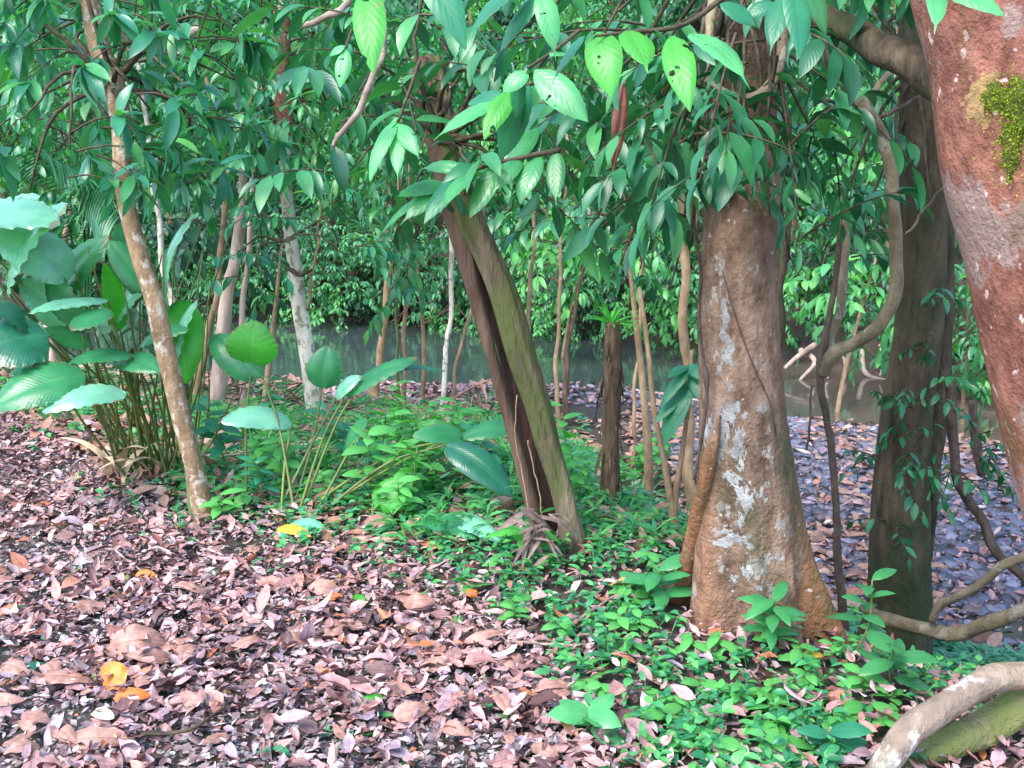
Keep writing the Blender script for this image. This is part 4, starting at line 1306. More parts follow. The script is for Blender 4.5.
# main tree: dark leaves round the trunk, unseen clumps added to shade the limb
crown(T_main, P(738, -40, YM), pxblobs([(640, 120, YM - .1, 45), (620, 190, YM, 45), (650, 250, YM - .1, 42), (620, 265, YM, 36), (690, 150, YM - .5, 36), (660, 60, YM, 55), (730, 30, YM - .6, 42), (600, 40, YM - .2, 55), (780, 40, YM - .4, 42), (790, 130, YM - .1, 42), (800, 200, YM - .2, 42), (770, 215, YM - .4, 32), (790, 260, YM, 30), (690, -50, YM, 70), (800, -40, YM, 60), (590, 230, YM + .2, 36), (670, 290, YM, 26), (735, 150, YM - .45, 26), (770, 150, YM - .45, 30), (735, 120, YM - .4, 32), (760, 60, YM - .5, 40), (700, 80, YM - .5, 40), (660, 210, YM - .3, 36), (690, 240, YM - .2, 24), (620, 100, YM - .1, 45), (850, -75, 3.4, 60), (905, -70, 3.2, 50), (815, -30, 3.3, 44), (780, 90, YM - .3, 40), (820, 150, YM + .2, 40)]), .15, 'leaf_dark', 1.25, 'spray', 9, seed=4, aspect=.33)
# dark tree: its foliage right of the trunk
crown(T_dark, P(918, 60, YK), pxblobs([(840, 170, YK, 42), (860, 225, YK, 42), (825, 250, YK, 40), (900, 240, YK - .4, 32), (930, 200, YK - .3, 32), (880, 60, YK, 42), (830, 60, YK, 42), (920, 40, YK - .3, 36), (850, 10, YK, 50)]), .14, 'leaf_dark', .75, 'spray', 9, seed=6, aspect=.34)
# red tree: high shade above the frame
T2 = P(1000, -350, YR)
crown(T_red, T2, tops([((0.6, 3.6, 4.6), .8), ((1.6, 3.4, 4.6), .9), ((2.4, 2.6, 4.6), .9), ((1.2, 4.6, 5.0), .9), ((2.6, 4.2, 5.0), .9), ((3.4, 5.2, 5.0), 1.0), ((2.2, 5.8, 5.2), 1.0), ((1.6, 4.0, 3.9), .8), ((2.6, 3.4, 4.0), .8), ((3.2, 6.4, 4.6), 1.0)]), .24, 'leaf_dark', .9, 'spray', 9, seed=7, nseg=4)

# midground understorey trees filling the space before the stream
def under_tree(label, cat, base, blobs, L, mat, seed, density=.8, stem=True, kind='spray', name='understorey_tree', aspect=.4, n=9, nseg=4):
    t = thing(name, label, cat, base)
    c = np.mean([b[0] for b in blobs], 0)
    if stem:
        mb = MB()
        a = np.array(base, float)
        tube(mb, [a - ZV * .1, a * .6 + c * .4 + rng.normal(0, .06, 3), c], [.035, .028, .012], 8, 6, .08)
        part('trunk', mb, M['bark_slim'], t)
    cr, lm = MB(), MB()
    blob_crown(c if stem else None, blobs, L, L * aspect, cr, lm, density, kind, n, nseg=nseg, seed=seed, prune=not_low if base[1] < 8 else None)
    part('crown', cr, M[mat], t)
    part('branches', lm, M['twig'], t)
    return t


def gb(px, Y):
    x = P(px, 300, Y)[0]
    return (x, Y, float(H(x, Y)))


under_tree('small tree with bright drooping leaves hanging before the dark water', 'tree', gb(420, 12.5), pxblobs([(385, 250, 12, 28), (420, 230, 12.4, 36), (400, 290, 12, 22), (440, 200, 12.6, 36), (470, 240, 12.6, 26), (370, 220, 12.6, 26)]), .22, 'leaf_mid', 21, .75)
under_tree('bluish leafed small tree hanging close left of the cream trunk', 'tree', gb(255, 9.4), pxblobs([(262, 275, 9.2, 26), (235, 255, 9.3, 22), (275, 235, 9.4, 28), (330, 215, 9.6, 32), (245, 215, 9.6, 28), (345, 255, 9.5, 24)]), .16, 'leaf_blue', 22, .9)
under_tree('dark leafy tree filling the shade left of the pinkish trunks', 'tree', gb(190, 11), pxblobs([(200, 220, 11, 50), (160, 250, 11, 50), (210, 300, 11, 40), (120, 220, 11, 60), (60, 280, 11, 60), (20, 330, 11, 60), (110, 310, 11, 50), (180, 340, 11.4, 36)]), .24, 'far_leaf_dark', 23, .65)
under_tree('tall leafy tree at the left edge behind the glossy clump', 'tree', gb(10, 9), pxblobs([(20, 80, 8.8, 70), (70, 40, 9, 70), (100, 130, 9, 60), (20, 200, 9, 60), (140, 60, 9.2, 60), (30, -10, 9, 80), (190, 120, 9.3, 60), (210, 190, 9.4, 40)]), .24, 'leaf_mid', 24, .6)
under_tree('bushy tree with yellow green leaves across the stream bend', 'tree', gb(560, 17.5), pxblobs([(560, 230, 17, 36), (600, 220, 17, 40), (540, 265, 17, 28), (590, 270, 17, 30), (640, 240, 17, 36), (510, 230, 17, 32), (655, 290, 17, 22)]), .26, 'far_leaf_pale', 25, .8)
under_tree('sunlit leafy tree seen through the gap left of the curved liana', 'tree', gb(840, 12.6), pxblobs([(830, 130, 13, 40), (870, 160, 13, 40), (900, 110, 13, 40), (850, 90, 13, 40), (820, 290, 13, 36), (860, 270, 13, 36), (900, 290, 13, 36), (960, 330, 13, 36), (970, 370, 13, 28)]), .24, 'far_leaf_pale', 26, .75)  # uses the palest far leaf green
under_tree('bushy green shrub beyond the gravel beside the red barked tree', 'shrub', gb(975, 12), pxblobs([(960, 340, 11.5, 30), (985, 370, 11.5, 26), (955, 385, 11.5, 22), (970, 300, 11.6, 30)]), .2, 'leaf_mid', 27, .9, name='shrub')
under_tree('dark leafed small tree overhanging between broken trunk and buttressed tree', 'tree', gb(655, 6.6), pxblobs([(640, 270, 6.3, 30), (610, 250, 6.4, 34), (670, 250, 6.4, 34), (630, 220, 6.4, 40), (585, 215, 6.5, 30)]), .2, 'leaf_dark', 28, .8)

under_tree('fine leafed tree filling the top left between the mottled and cream trunks', 'tree', gb(190, 7.6), pxblobs([(190, 40, 7.4, 60), (240, 10, 7.4, 60), (150, 90, 7.6, 50), (210, 120, 7.5, 46), (250, 90, 7.4, 46), (180, 165, 7.6, 40), (240, 165, 7.6, 36), (120, 20, 7.6, 60), (60, 90, 7.6, 60), (20, 30, 7.6, 60), (100, 170, 7.6, 40), (40, 160, 7.6, 40)]), .12, 'leaf_lit_fine', 31, 1.25, stem=False)
under_tree('fine leafed tree behind the star of light green leaves', 'tree', gb(380, 7.2), pxblobs([(330, 60, 7, 56), (390, 90, 7, 50), (430, 40, 7, 56), (370, 160, 7, 46), (420, 170, 7.1, 44), (480, 100, 7.2, 50), (320, 140, 7, 40), (500, 30, 7.2, 60), (360, 215, 7.2, 32), (550, 70, 7.2, 56), (600, 120, 7.2, 50), (560, 170, 7.2, 44), (620, 30, 7.2, 60)]), .13, 'leaf_mid', 32, 1.05, stem=False)
under_tree('fine dark leafed tree behind the curved liana', 'tree', gb(850, 7.5), pxblobs([(820, 100, 7.2, 46), (870, 190, 7.2, 46), (830, 200, 7.2, 46), (790, 60, 7.2, 46), (860, 40, 7.2, 50), (900, 130, 7.2, 46), (840, 255, 7.2, 32)]), .12, 'leaf_dark', 33, 1.0, stem=False)
t = thing('climbing_plant', 'small leafed creeper climbing the lower trunk of the dark tree', 'climber', (dk_base[0], dk_base[1] - .25, dk_base[2]))
cr, lm = MB(), MB()
blob_crown(None, pxblobs([(880, 400, YK - .22, 16), (905, 420, YK - .26, 20), (920, 385, YK - .24, 16), (885, 450, YK - .24, 18), (925, 450, YK - .24, 18), (900, 480, YK - .25, 18), (890, 520, YK - .25, 14), (915, 300, YK - .24, 16), (930, 345, YK - .24, 16), (965, 455, YK - .1, 26), (985, 440, YK - .1, 22), (945, 470, YK - .15, 20)]), .075, .03, cr, lm, 6.5, 'spray', 7, nseg=4, seed=71)
part('foliage', cr, M['leaf_dark'], t)
part('stems', lm, M['twig'], t)

# palm at far left
pb = gb(85, 7.8)
t = thing('palm', 'feathery palm with narrow hanging leaflets behind the glossy clump', 'palm', pb)
for k, (a, b, e) in enumerate([((85, 330), (80, 190), (40, 150)), ((85, 330), (96, 180), (120, 215)), ((85, 330), (60, 200), (5, 215)), ((88, 330), (100, 200), (150, 250)), ((85, 330), (90, 150), (75, 90))]):
    mb = MB()
    pp, rr = catmull([P(*a, 7.8), P(*b, 7.6), P(*e, 7.3)], [.012, .008, .003], 16)
    tube(mb, pp, rr, 5, 1)
    tn = norm(np.gradient(pp, axis=0))
    for sg in (-1, 1):
        sd = norm(np.cross(tn, ZV)) * sg
        leaves(mb, pp[8:], norm(sd * .8 + tn * .5 - ZV * .35)[8:], ZV, .42, .028, .9, .4, 'blade', 5)
    part('frond', mb, M['leaf_dark'], t)

# ------------------------------------------------------------------ foreground leaves hanging from above
def leafy_branch(label, twig, lvs, mat, Y, name='overhanging_branch', wave=.02, up=(-.15, -.75, .65)):
    """twig: (px,py,Y,w) list; lvs: (bx,by,tx,ty,width, dY at the tip[, material])"""
    b = P(twig[0][0], twig[0][1], twig[0][2])
    t = thing(name, label, 'branch', b)
    mb = MB()
    pxtube(mb, twig, 6, 6, .1)
    part('twig', mb, M['twig'], t)
    for k, l in enumerate(lvs):
        bx, by, tx, ty, w, dY = l[:6]
        m2 = l[6] if len(l) > 6 else (mat if rng.random() < .7 else 'leaf_mid')
        mb = MB()
        u = np.array(up) + rng.normal(0, .22, 3)
        blade(mb, P(bx, by, Y), P(tx, ty, Y + dY), w * Y / F, u, rng.uniform(.05, .13), rng.uniform(.25, .5), 'tip' if k % 2 else 'lance', 14, 6, wave, 6)
        part('leaf', mb, M[m2], t)
    return t


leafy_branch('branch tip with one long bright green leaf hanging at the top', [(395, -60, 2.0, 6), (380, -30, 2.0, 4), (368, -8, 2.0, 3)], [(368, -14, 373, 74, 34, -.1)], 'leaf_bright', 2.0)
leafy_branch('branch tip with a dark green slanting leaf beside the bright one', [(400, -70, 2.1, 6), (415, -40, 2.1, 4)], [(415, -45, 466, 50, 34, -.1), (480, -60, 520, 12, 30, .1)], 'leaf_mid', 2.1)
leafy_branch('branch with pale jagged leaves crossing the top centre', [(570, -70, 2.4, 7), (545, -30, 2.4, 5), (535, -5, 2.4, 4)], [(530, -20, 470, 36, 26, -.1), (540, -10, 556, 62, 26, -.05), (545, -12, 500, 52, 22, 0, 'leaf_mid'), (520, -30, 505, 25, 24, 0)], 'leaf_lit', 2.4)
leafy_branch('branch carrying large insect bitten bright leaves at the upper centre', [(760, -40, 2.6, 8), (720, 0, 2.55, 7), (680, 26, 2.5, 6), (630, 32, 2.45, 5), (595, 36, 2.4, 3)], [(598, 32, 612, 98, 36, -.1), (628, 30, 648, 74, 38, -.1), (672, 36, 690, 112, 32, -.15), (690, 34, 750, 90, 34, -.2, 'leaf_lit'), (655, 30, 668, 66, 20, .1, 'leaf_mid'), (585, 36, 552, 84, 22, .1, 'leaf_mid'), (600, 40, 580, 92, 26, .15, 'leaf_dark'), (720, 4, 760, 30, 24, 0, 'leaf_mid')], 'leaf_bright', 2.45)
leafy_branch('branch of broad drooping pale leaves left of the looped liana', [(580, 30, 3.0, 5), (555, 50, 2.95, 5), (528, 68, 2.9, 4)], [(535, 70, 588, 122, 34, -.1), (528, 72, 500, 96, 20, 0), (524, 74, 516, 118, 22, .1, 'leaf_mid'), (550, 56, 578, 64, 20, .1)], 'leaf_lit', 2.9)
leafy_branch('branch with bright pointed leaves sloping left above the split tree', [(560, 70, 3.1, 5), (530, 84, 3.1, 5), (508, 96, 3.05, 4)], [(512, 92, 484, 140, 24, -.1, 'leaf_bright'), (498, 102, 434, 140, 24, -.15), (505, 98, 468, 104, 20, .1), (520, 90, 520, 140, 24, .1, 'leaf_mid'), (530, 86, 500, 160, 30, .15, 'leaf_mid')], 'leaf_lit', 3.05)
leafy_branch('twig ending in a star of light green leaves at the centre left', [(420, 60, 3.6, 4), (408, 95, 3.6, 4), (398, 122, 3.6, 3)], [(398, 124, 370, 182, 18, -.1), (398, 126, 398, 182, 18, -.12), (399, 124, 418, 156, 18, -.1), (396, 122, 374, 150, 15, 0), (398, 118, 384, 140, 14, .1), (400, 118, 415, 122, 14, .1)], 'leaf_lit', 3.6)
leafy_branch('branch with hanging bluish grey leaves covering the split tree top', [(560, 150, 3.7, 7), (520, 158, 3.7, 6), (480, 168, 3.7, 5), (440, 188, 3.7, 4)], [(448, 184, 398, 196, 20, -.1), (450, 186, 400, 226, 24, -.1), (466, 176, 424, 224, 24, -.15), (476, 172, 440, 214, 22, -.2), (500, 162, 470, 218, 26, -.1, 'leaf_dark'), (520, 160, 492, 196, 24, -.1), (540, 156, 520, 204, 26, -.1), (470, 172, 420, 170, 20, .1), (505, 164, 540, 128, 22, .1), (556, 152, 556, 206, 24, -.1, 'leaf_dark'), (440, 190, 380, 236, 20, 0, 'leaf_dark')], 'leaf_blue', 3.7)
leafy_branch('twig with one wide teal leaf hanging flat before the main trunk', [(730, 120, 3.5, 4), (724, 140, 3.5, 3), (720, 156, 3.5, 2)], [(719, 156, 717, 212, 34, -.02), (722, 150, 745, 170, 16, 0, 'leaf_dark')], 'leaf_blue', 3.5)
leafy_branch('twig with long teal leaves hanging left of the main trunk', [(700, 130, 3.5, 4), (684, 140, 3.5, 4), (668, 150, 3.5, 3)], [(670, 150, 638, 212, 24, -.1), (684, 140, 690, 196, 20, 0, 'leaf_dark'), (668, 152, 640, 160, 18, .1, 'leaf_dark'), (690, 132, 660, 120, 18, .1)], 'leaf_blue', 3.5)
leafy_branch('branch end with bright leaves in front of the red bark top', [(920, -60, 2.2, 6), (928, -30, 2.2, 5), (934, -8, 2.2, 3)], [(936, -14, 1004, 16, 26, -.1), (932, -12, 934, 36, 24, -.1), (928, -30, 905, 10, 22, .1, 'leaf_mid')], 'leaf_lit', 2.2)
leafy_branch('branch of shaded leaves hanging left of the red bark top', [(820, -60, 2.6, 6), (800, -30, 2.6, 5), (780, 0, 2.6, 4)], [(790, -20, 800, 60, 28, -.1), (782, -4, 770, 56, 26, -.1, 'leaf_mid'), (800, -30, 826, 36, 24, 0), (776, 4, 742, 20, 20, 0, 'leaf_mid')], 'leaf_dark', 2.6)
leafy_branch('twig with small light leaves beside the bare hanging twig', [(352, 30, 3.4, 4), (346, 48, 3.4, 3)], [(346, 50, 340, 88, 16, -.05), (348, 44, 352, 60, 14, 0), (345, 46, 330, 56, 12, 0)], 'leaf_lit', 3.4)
# the long hanging dead leaf
t = thing('dead_leaf', 'long curled reddish brown dead leaf hanging in the foliage', 'dead leaf', P(622, 78, 3.3))
mb = MB()
blade(mb, P(624, 78, 3.3), P(612, 172, 3.3), 16 * 3.3 / F, (.2, -1, .1), .05, 1.1, 'lance', 16, 6, .06, 3)
o = part('leaf', mb, M['dead_red'], t)

# ------------------------------------------------------------------ big-leaf plants
def paddle_plant(label, base_px, lvs, name='big_leaf_plant', dead=()):
    """lvs: (base px, base py, tip px, tip py, width px, Y base, Y tip, material, up)"""
    b = G(*base_px)
    t = thing(name, label, 'plant', b)
    for k, l in enumerate(lvs):
        bx, by, tx, ty, w, Y0, Y1, mat = l[:8]
        up = l[8] if len(l) > 8 else (-.1, -.6, .75)
        pb_, pt_ = P(bx, by, Y0), P(tx, ty, Y1)
        st = MB()
        o0 = b + np.array([rng.normal(0, .09), rng.normal(0, .07), -.03])
        midp = o0 * .45 + pb_ * .55 + np.array([0, 0, .10 * np.linalg.norm(pb_ - o0)]) * .6 + rng.normal(0, .02, 3)
        tube(st, [o0, midp, pb_], [.009, .007, .005], 6, 8)
        so = part('leaf_stalk', st, M['stalk' if k % 3 else 'stalk_dark'], t)
        mb = MB()
        blade(mb, pb_, pt_, 1.12 * w * (Y0 + Y1) / 2 / F, up, rng.uniform(.05, .14), rng.uniform(.15, .45), 'paddle', 26, 10, .028, 8)
        part('leaf', mb, M[mat], t)
    return t


Y1 = 5.3
paddle_plant('tall clump of long stalked plants with broad glossy paddle leaves', (150, 478), [
    (10, 290, 70, 205, 60, Y1, Y1 - .3, 'paddle_pale', (-.5, -.6, .6)),
    (-40, 215, 60, 225, 60, Y1 - .2, Y1 - .4, 'paddle_pale', (0, -.5, .85)),
    (75, 270, -10, 235, 54, Y1, Y1 - .3, 'paddle_pale', (.2, -.8, .5)),
    (85, 330, 50, 262, 46, Y1, Y1, 'paddle', (-.6, -.6, .3)),
    (48, 335, -30, 355, 70, Y1 - .3, Y1 - .5, 'paddle_dark', (0, -.7, .7)),
    (45, 338, -24, 300, 44, Y1 - .2, Y1 - .4, 'paddle_dark', (0, -.4, .9)),
    (85, 375, -10, 410, 50, Y1 - .4, Y1 - .6, 'paddle', (.2, -.6, .75)),
    (126, 394, 42, 412, 32, Y1 - .4, Y1 - .6, 'paddle_pale', (.1, -.5, .85)),
    (132, 356, 68, 364, 28, Y1 - .2, Y1 - .3, 'paddle', (0, -.3, .95)),
    (108, 300, 28, 314, 26, Y1 - .1, Y1 - .4, 'paddle_pale', (0, -.3, .95)),
    (118, 360, 160, 372, 30, Y1 - .1, Y1 - .3, 'paddle', (0, -.5, .85)),
    (150, 290, 108, 240, 30, Y1, Y1, 'paddle', (.3, -.9, .3)),
    (168, 310, 196, 214, 28, Y1 + .2, Y1 + .1, 'paddle_pale', (-.8, -.5, .3)),
    (176, 380, 200, 298, 32, Y1 + .2, Y1 + .1, 'paddle_pale', (-.8, -.5, .3)),
    (182, 300, 186, 384, 40, Y1 + .25, Y1 + .1, 'paddle_lime', (.2, -.9, .3)),
    (120, 330, 104, 262, 22, Y1 + .1, Y1, 'paddle_lime', (.6, -.7, .3)),
    (140, 300, 140, 225, 34, Y1 + .1, Y1 + .1, 'paddle', (-.4, -.9, .2)),
    (60, 380, 10, 372, 34, Y1 - .1, Y1 - .2, 'paddle_dark', (.1, -.6, .8)),
    (60, 300, 110, 236, 40, Y1 + .2, Y1 + .1, 'paddle', (-.3, -.8, .5)),
    (100, 330, 150, 282, 36, Y1 + .2, Y1 + .1, 'paddle_pale', (-.4, -.7, .6)),
    (70, 320, 20, 280, 44, Y1 + .15, Y1, 'paddle_pale', (.3, -.7, .6)),
    (-20, 260, 40, 196, 50, Y1 + .1, Y1 - .1, 'paddle_pale', (-.3, -.7, .6)),
    (110, 310, 70, 330, 30, Y1 - .2, Y1 - .4, 'paddle', (0, -.5, .8)),
    (140, 345, 190, 330, 24, Y1 + .1, Y1, 'paddle', (0, -.5, .8)),
    (125, 290, 118, 222, 26, Y1 + .2, Y1 + .15, 'paddle', (.6, -.7, .2)),
    (90, 345, 40, 330, 26, Y1, Y1 - .1, 'paddle', (.1, -.5, .8)),
])
# bare stalk fan of the clump
b = G(152, 480)
t = thing('stalk_clump', 'fan of thin yellow green stalks rising from the leaf litter', 'plant', b)
for k in range(15):
    mb = MB()
    e = P(rng.uniform(40, 235), rng.uniform(225, 400), Y1 + rng.uniform(-.1, .5))
    o0 = b + np.array([rng.normal(0, .13), rng.normal(0.05, .12), -.03])
    tube(mb, [o0, (o0 + e) / 2 + rng.normal(0, .03, 3), e], [.009, .007, .0035], 5, 6)
    part('stalk', mb, M['stalk' if k % 2 else 'stalk_dark'], t)
for k in range(10):
    mb = MB()
    a = rng.uniform(0, 6.3)
    o0 = b + np.array([rng.normal(0, .1), rng.normal(0, .1), 0])
    blade(mb, o0, o0 + np.array([math.cos(a) * .35, math.sin(a) * .3 - .1, rng.uniform(.1, .35)]), .05, (0, -.3, 1), .25, .3, 'lance', 10, 4)
    part('dry_leaf', mb, M['dead_straw'], t)
t = thing('stalk_clump', 'smaller fan of green stalks directly behind the leaning mottled tree', 'plant', G(178, 470))
b = np.array(t.location)
for k in range(12):
    mb = MB()
    e = P(rng.uniform(150, 215), rng.uniform(240, 380), 5.9 + rng.uniform(-.1, .3))
    o0 = b + np.array([rng.normal(0, .07), rng.normal(0, .07), -.03])
    tube(mb, [o0, (o0 + e) / 2 + rng.normal(0, .03, 3), e], [.008, .006, .0035], 5, 6)
    part('stalk', mb, M['stalk' if k % 2 else 'stalk_dark'], t)

Y2 = 5.4
paddle_plant('low spreading plant with long arching stalks and dark paddle leaves', (283, 515), [
    (262, 376, 210, 336, 34, Y2, Y2 + .1, 'paddle', (-.3, -.8, .5)),
    (345, 395, 418, 358, 26, Y2, Y2 + .1, 'paddle', (0, -.4, .9)),
    (365, 378, 446, 372, 10, Y2 + .1, Y2 + .2, 'paddle_dark', (0, -.4, .9)),
    (336, 398, 362, 376, 18, Y2, Y2, 'paddle_pale', (-.4, -.6, .5)),
    (366, 418, 346, 458, 22, Y2 - .1, Y2 - .15, 'paddle', (-.7, -.6, .3)),
    (462, 434, 412, 436, 20, Y2 - .3, Y2 - .4, 'paddle', (0, -.8, .6)),
    (446, 445, 512, 496, 36, Y2 - .4, Y2 - .55, 'paddle_dark', (.2, -.7, .6)),
    (462, 438, 540, 428, 24, Y2 - .3, Y2 - .2, 'paddle', (0, -.5, .85)),
    (292, 424, 220, 422, 32, Y2 - .1, Y2 - .3, 'paddle_pale', (0, -.6, .75)),
])
for lab, bp_, l in [('upright plant with a single round lime green leaf', (268, 505), (252, 366, 256, 320, 48, Y2, Y2, 'paddle_lime', (0, -1, .1))),
                    ('stalk bearing one upright round green leaf before the cream trunk', (295, 505), (322, 388, 328, 345, 34, Y2, Y2, 'paddle', (.1, -1, .1))),
                    ('low stalk with one round spotted pale green leaf', (360, 520), (376, 508, 406, 478, 34, 4.9, 4.95, 'paddle_lime', (-.1, -.9, .5)))]:
    paddle_plant(lab, bp_, [l])
# fallen paddle leaves at the litter's edge
for lab, l, mat in [('fallen grey green paddle leaf lying on the ground cover', (412, 524, 476, 548, 20, 4.75, 4.6), 'paddle'),
                    ('fallen bluish paddle leaf lying across the other fallen one', (442, 522, 500, 552, 20, 4.7, 4.55), 'paddle_pale'),
                    ('fallen yellowing leaf lying by the edge of the litter', (278, 532, 312, 546, 10, 4.75, 4.7), 'dead_yellow'),
                    ('fallen pale green leaf beside the yellowing one', (286, 534, 326, 536, 18, 4.8, 4.75), 'paddle_pale'),
                    ('flat brown dead leaf at the edge of the ground cover', (362, 528, 392, 532, 16, 4.8, 4.75), 'dead_brown')]:
    q0, q1 = G(l[0], l[1] + 6), G(l[2], l[3] + 4)
    mb = MB()
    blade(mb, q0 + ZV * .05, q1 + ZV * .06, l[4] * 4.8 / F * 1.6, (0, -.35, 1), .1, .15, 'paddle', 16, 8, .03, 6)
    tag(link('fallen_leaf', mb.mesh('fallen_leaf'), M[mat]), lab, 'leaf')

# dead frond at the split tree's foot, straw heap by the whitish sapling
c = G(545, 545) + ZV * .1
t = thing('dead_frond', 'withered greyish brown frond heaped against the split tree foot', 'dead frond', c)
mb = MB()
k = 30
an = rng.uniform(-3.1, .4, k)
leaves(mb, np.repeat(P(535, 528, YS - .25)[None], k, 0) + rng.normal(0, .05, (k, 3)), np.stack([np.cos(an), -.4 + rng.normal(0, .3, k), np.sin(an) * .7 + rng.normal(0, .3, k)], -1), norm(np.array([0, -.6, 1]) + rng.normal(0, .4, (k, 3))), rng.uniform(.06, .22, k), rng.uniform(.016, .034, k), rng.uniform(.3, 1.2, k), .5, 'lance', 6, .08)
part('frond', mb, M['dead_grey'], t)
c = G(470, 420)
t = thing('dead_frond', 'dry straw coloured frond lying behind the whitish sapling', 'dead frond', c)
mb = MB()
pp, _ = catmull([c + np.array([-.45, 0, .05]), c + np.array([0, 0, .35]), c + np.array([.45, -.1, .55])], [.01, .01, .01], 14)
tube(mb, pp, np.full(len(pp), .012), 5, 1)
tn = norm(np.gradient(pp, axis=0))
for sg in (-1, 1):
    kq = rng.random(len(pp)) < .55
    nq = int(kq.sum())
    leaves(mb, pp[kq] + rng.normal(0, .03, (nq, 3)), norm(np.cross(tn, ZV)[kq] * sg * .7 + tn[kq] * .4 - ZV * .6 + rng.normal(0, .4, (nq, 3))), norm(ZV + rng.normal(0, .4, (nq, 3))), rng.uniform(.18, .42, nq), rng.uniform(.02, .045, nq), rng.uniform(.3, 1.6, nq), .4, 'blade', 5)
kq = 26
an = rng.uniform(0, 6.3, kq)
leaves(mb, c + rng.normal(0, .16, (kq, 3)) * np.array([1.4, 1, .3]) + ZV * .08, np.stack([np.cos(an), np.sin(an) * .7, rng.uniform(-.1, .7, kq)], -1), ZV, rng.uniform(.2, .5, kq), .04, rng.uniform(.3, 1.8, kq), .4, 'blade', 6)
part('frond', mb, M['litter_far'], t)
c = G(285, 470)
t = thing('dry_grass_tuft', 'dry bent blades of a withered tuft before the cream trunk', 'plant', c)
mb = MB()
k = 34
an = rng.uniform(0, 6.3, k)
leaves(mb, c + rng.normal(0, .05, (k, 3)) * np.array([1, 1, .2]), np.stack([np.cos(an) * .8, np.sin(an) * .6, .6 + 0 * an], -1), ZV, rng.uniform(.3, .7, k), .025, rng.uniform(1.2, 2.2, k), .4, 'blade', 7)
part('blades', mb, M['dead_straw'], t)
for k, (px, py, lab) in enumerate([(232, 438, 'dry brown tuft of hanging blades near the leaning mottled tree'), (405, 425, 'dry brown tuft beside the ringed stem on the slope'), (330, 440, 'withered tuft of brown blades right below the cream trunk')]):
    c = G(px, py)
    t = thing('dry_grass_tuft', lab, 'plant', c)
    mb = MB()
    kk_ = 40
    an = rng.uniform(0, 6.3, kk_)
    leaves(mb, c + rng.normal(0, .09, (kk_, 3)) * np.array([1, 1, .2]), np.stack([np.cos(an) * .8, np.sin(an) * .6, .5 + .4 * rng.random(kk_)], -1), ZV, rng.uniform(.25, .6, kk_), .03, rng.uniform(1.0, 2.4, kk_), .4, 'blade', 6)
    part('blades', mb, M['litter_far' if k else 'dead_straw'], t)
for k, (px, py, lab) in enumerate([(255, 470, 'tall clump of narrow green blades just right of the leaning mottled tree'), (420, 500, 'clump of narrow green blades under the arching dark paddle leaves'), (385, 445, 'clump of narrow green blades on the slope before the ringed stem'), (640, 500, 'clump of narrow green blades between broken trunk and buttressed tree'), (505, 470, 'clump of narrow green blades close left of the split tree'), (310, 480, 'clump of narrow green blades before the cream trunk')]):
    c = G(px, py)
    t = thing('blade_plant', lab, 'plant', c)
    mb = MB()
    kk_ = 46
    an = rng.uniform(0, 6.3, kk_)
    el = rng.uniform(.5, 1.35, kk_)
    leaves(mb, c + rng.normal(0, .05, (kk_, 3)) * np.array([1, 1, .1]), np.stack([np.cos(an) * np.cos(el), np.sin(an) * np.cos(el), np.sin(el)], -1), ZV, rng.uniform(.22, .55, kk_), rng.uniform(.018, .035, kk_), rng.uniform(.6, 2.0, kk_), .4, 'blade', 7)
    part('blades', mb, M['fern' if k % 2 else 'cover'], t)
# dead fern / stick wall on the little bank step left of the cream trunk
c = G(270, 408)
t = thing('brush_heap', 'heap of dry brown sticks on the bank step left of the cream trunk', 'brushwood', c)
mb = MB()
for k in range(60):
    a = c + np.array([rng.uniform(-.9, .7), rng.uniform(-.3, .3), rng.uniform(0, .3)])
    tube(mb, [a, a + np.array([rng.normal(.1, .3), rng.normal(0, .15), rng.uniform(-.25, .1)])], [.008, .004], 4, 2)
part('sticks', mb, M['bark_split'], t)

# ------------------------------------------------------------------ leaf litter, gravel and ground cover
EDGE_PX = [(-140, 392), (0, 422), (60, 448), (130, 490), (200, 528), (330, 553), (450, 600), (520, 650), (560, 700), (640, 768), (700, 850)]
EDGE = np.array([G(a, b)[:2] for a, b in EDGE_PX])
EDGE = EDGE[np.argsort(EDGE[:, 0])]


def edge_y(x):
    return np.interp(x, EDGE[:, 0], EDGE[:, 1])


def wedge(N, y0, y1, pw=1.0, marg=1.0):
    y = y0 + (y1 - y0) * rng.random(N) ** pw
    x = rng.uniform(-1, 1, N) * (.56 * y + marg)
    return x, y


NL = 92000
x, y = wedge(NL, 1.9, 9.5, 1.3, 1.3)
d = edge_y(x) - y + .35 * noise2(x, y, 2.0) + rng.normal(0, .22, NL)
keep = (d > 0) | (rng.random(NL) < .30)
bare = noise2(x * 1.3 + 4, y * 1.3, 1.0) > .62
SOIL = [(G(10, 735), .42), (G(235, 748), .30), (G(80, 640), .16), (G(430, 765), .2), (G(20, 560), .3)]
soilf = lambda x, y: np.max([np.exp(-(((x - c[0]) / r) ** 2 + ((y - c[1]) / (r * .8)) ** 2)) for c, r in SOIL], 0) + .25 * noise2(x, y, 3.0)
soil = soilf(x, y) > .42
keep &= ~(bare & (rng.random(NL) < .7)) & ~(soil & (rng.random(NL) < .80))
x, y = x[keep], y[keep]
N = len(x)
z = H(x, y) + rng.random(N) ** 1.6 * .07 + .004
a = rng.uniform(0, 6.3, N)
D = norm(np.stack([np.cos(a), np.sin(a), rng.normal(0, .28, N)], -1))
U = norm(np.stack([rng.normal(0, .34, N), rng.normal(-.05, .34, N), np.where(rng.random(N) < .85, 1, -1)], -1))
Ls = np.clip(rng.lognormal(-3.17, .50, N), .018, .125)
mb = MB()
hN = N // 2
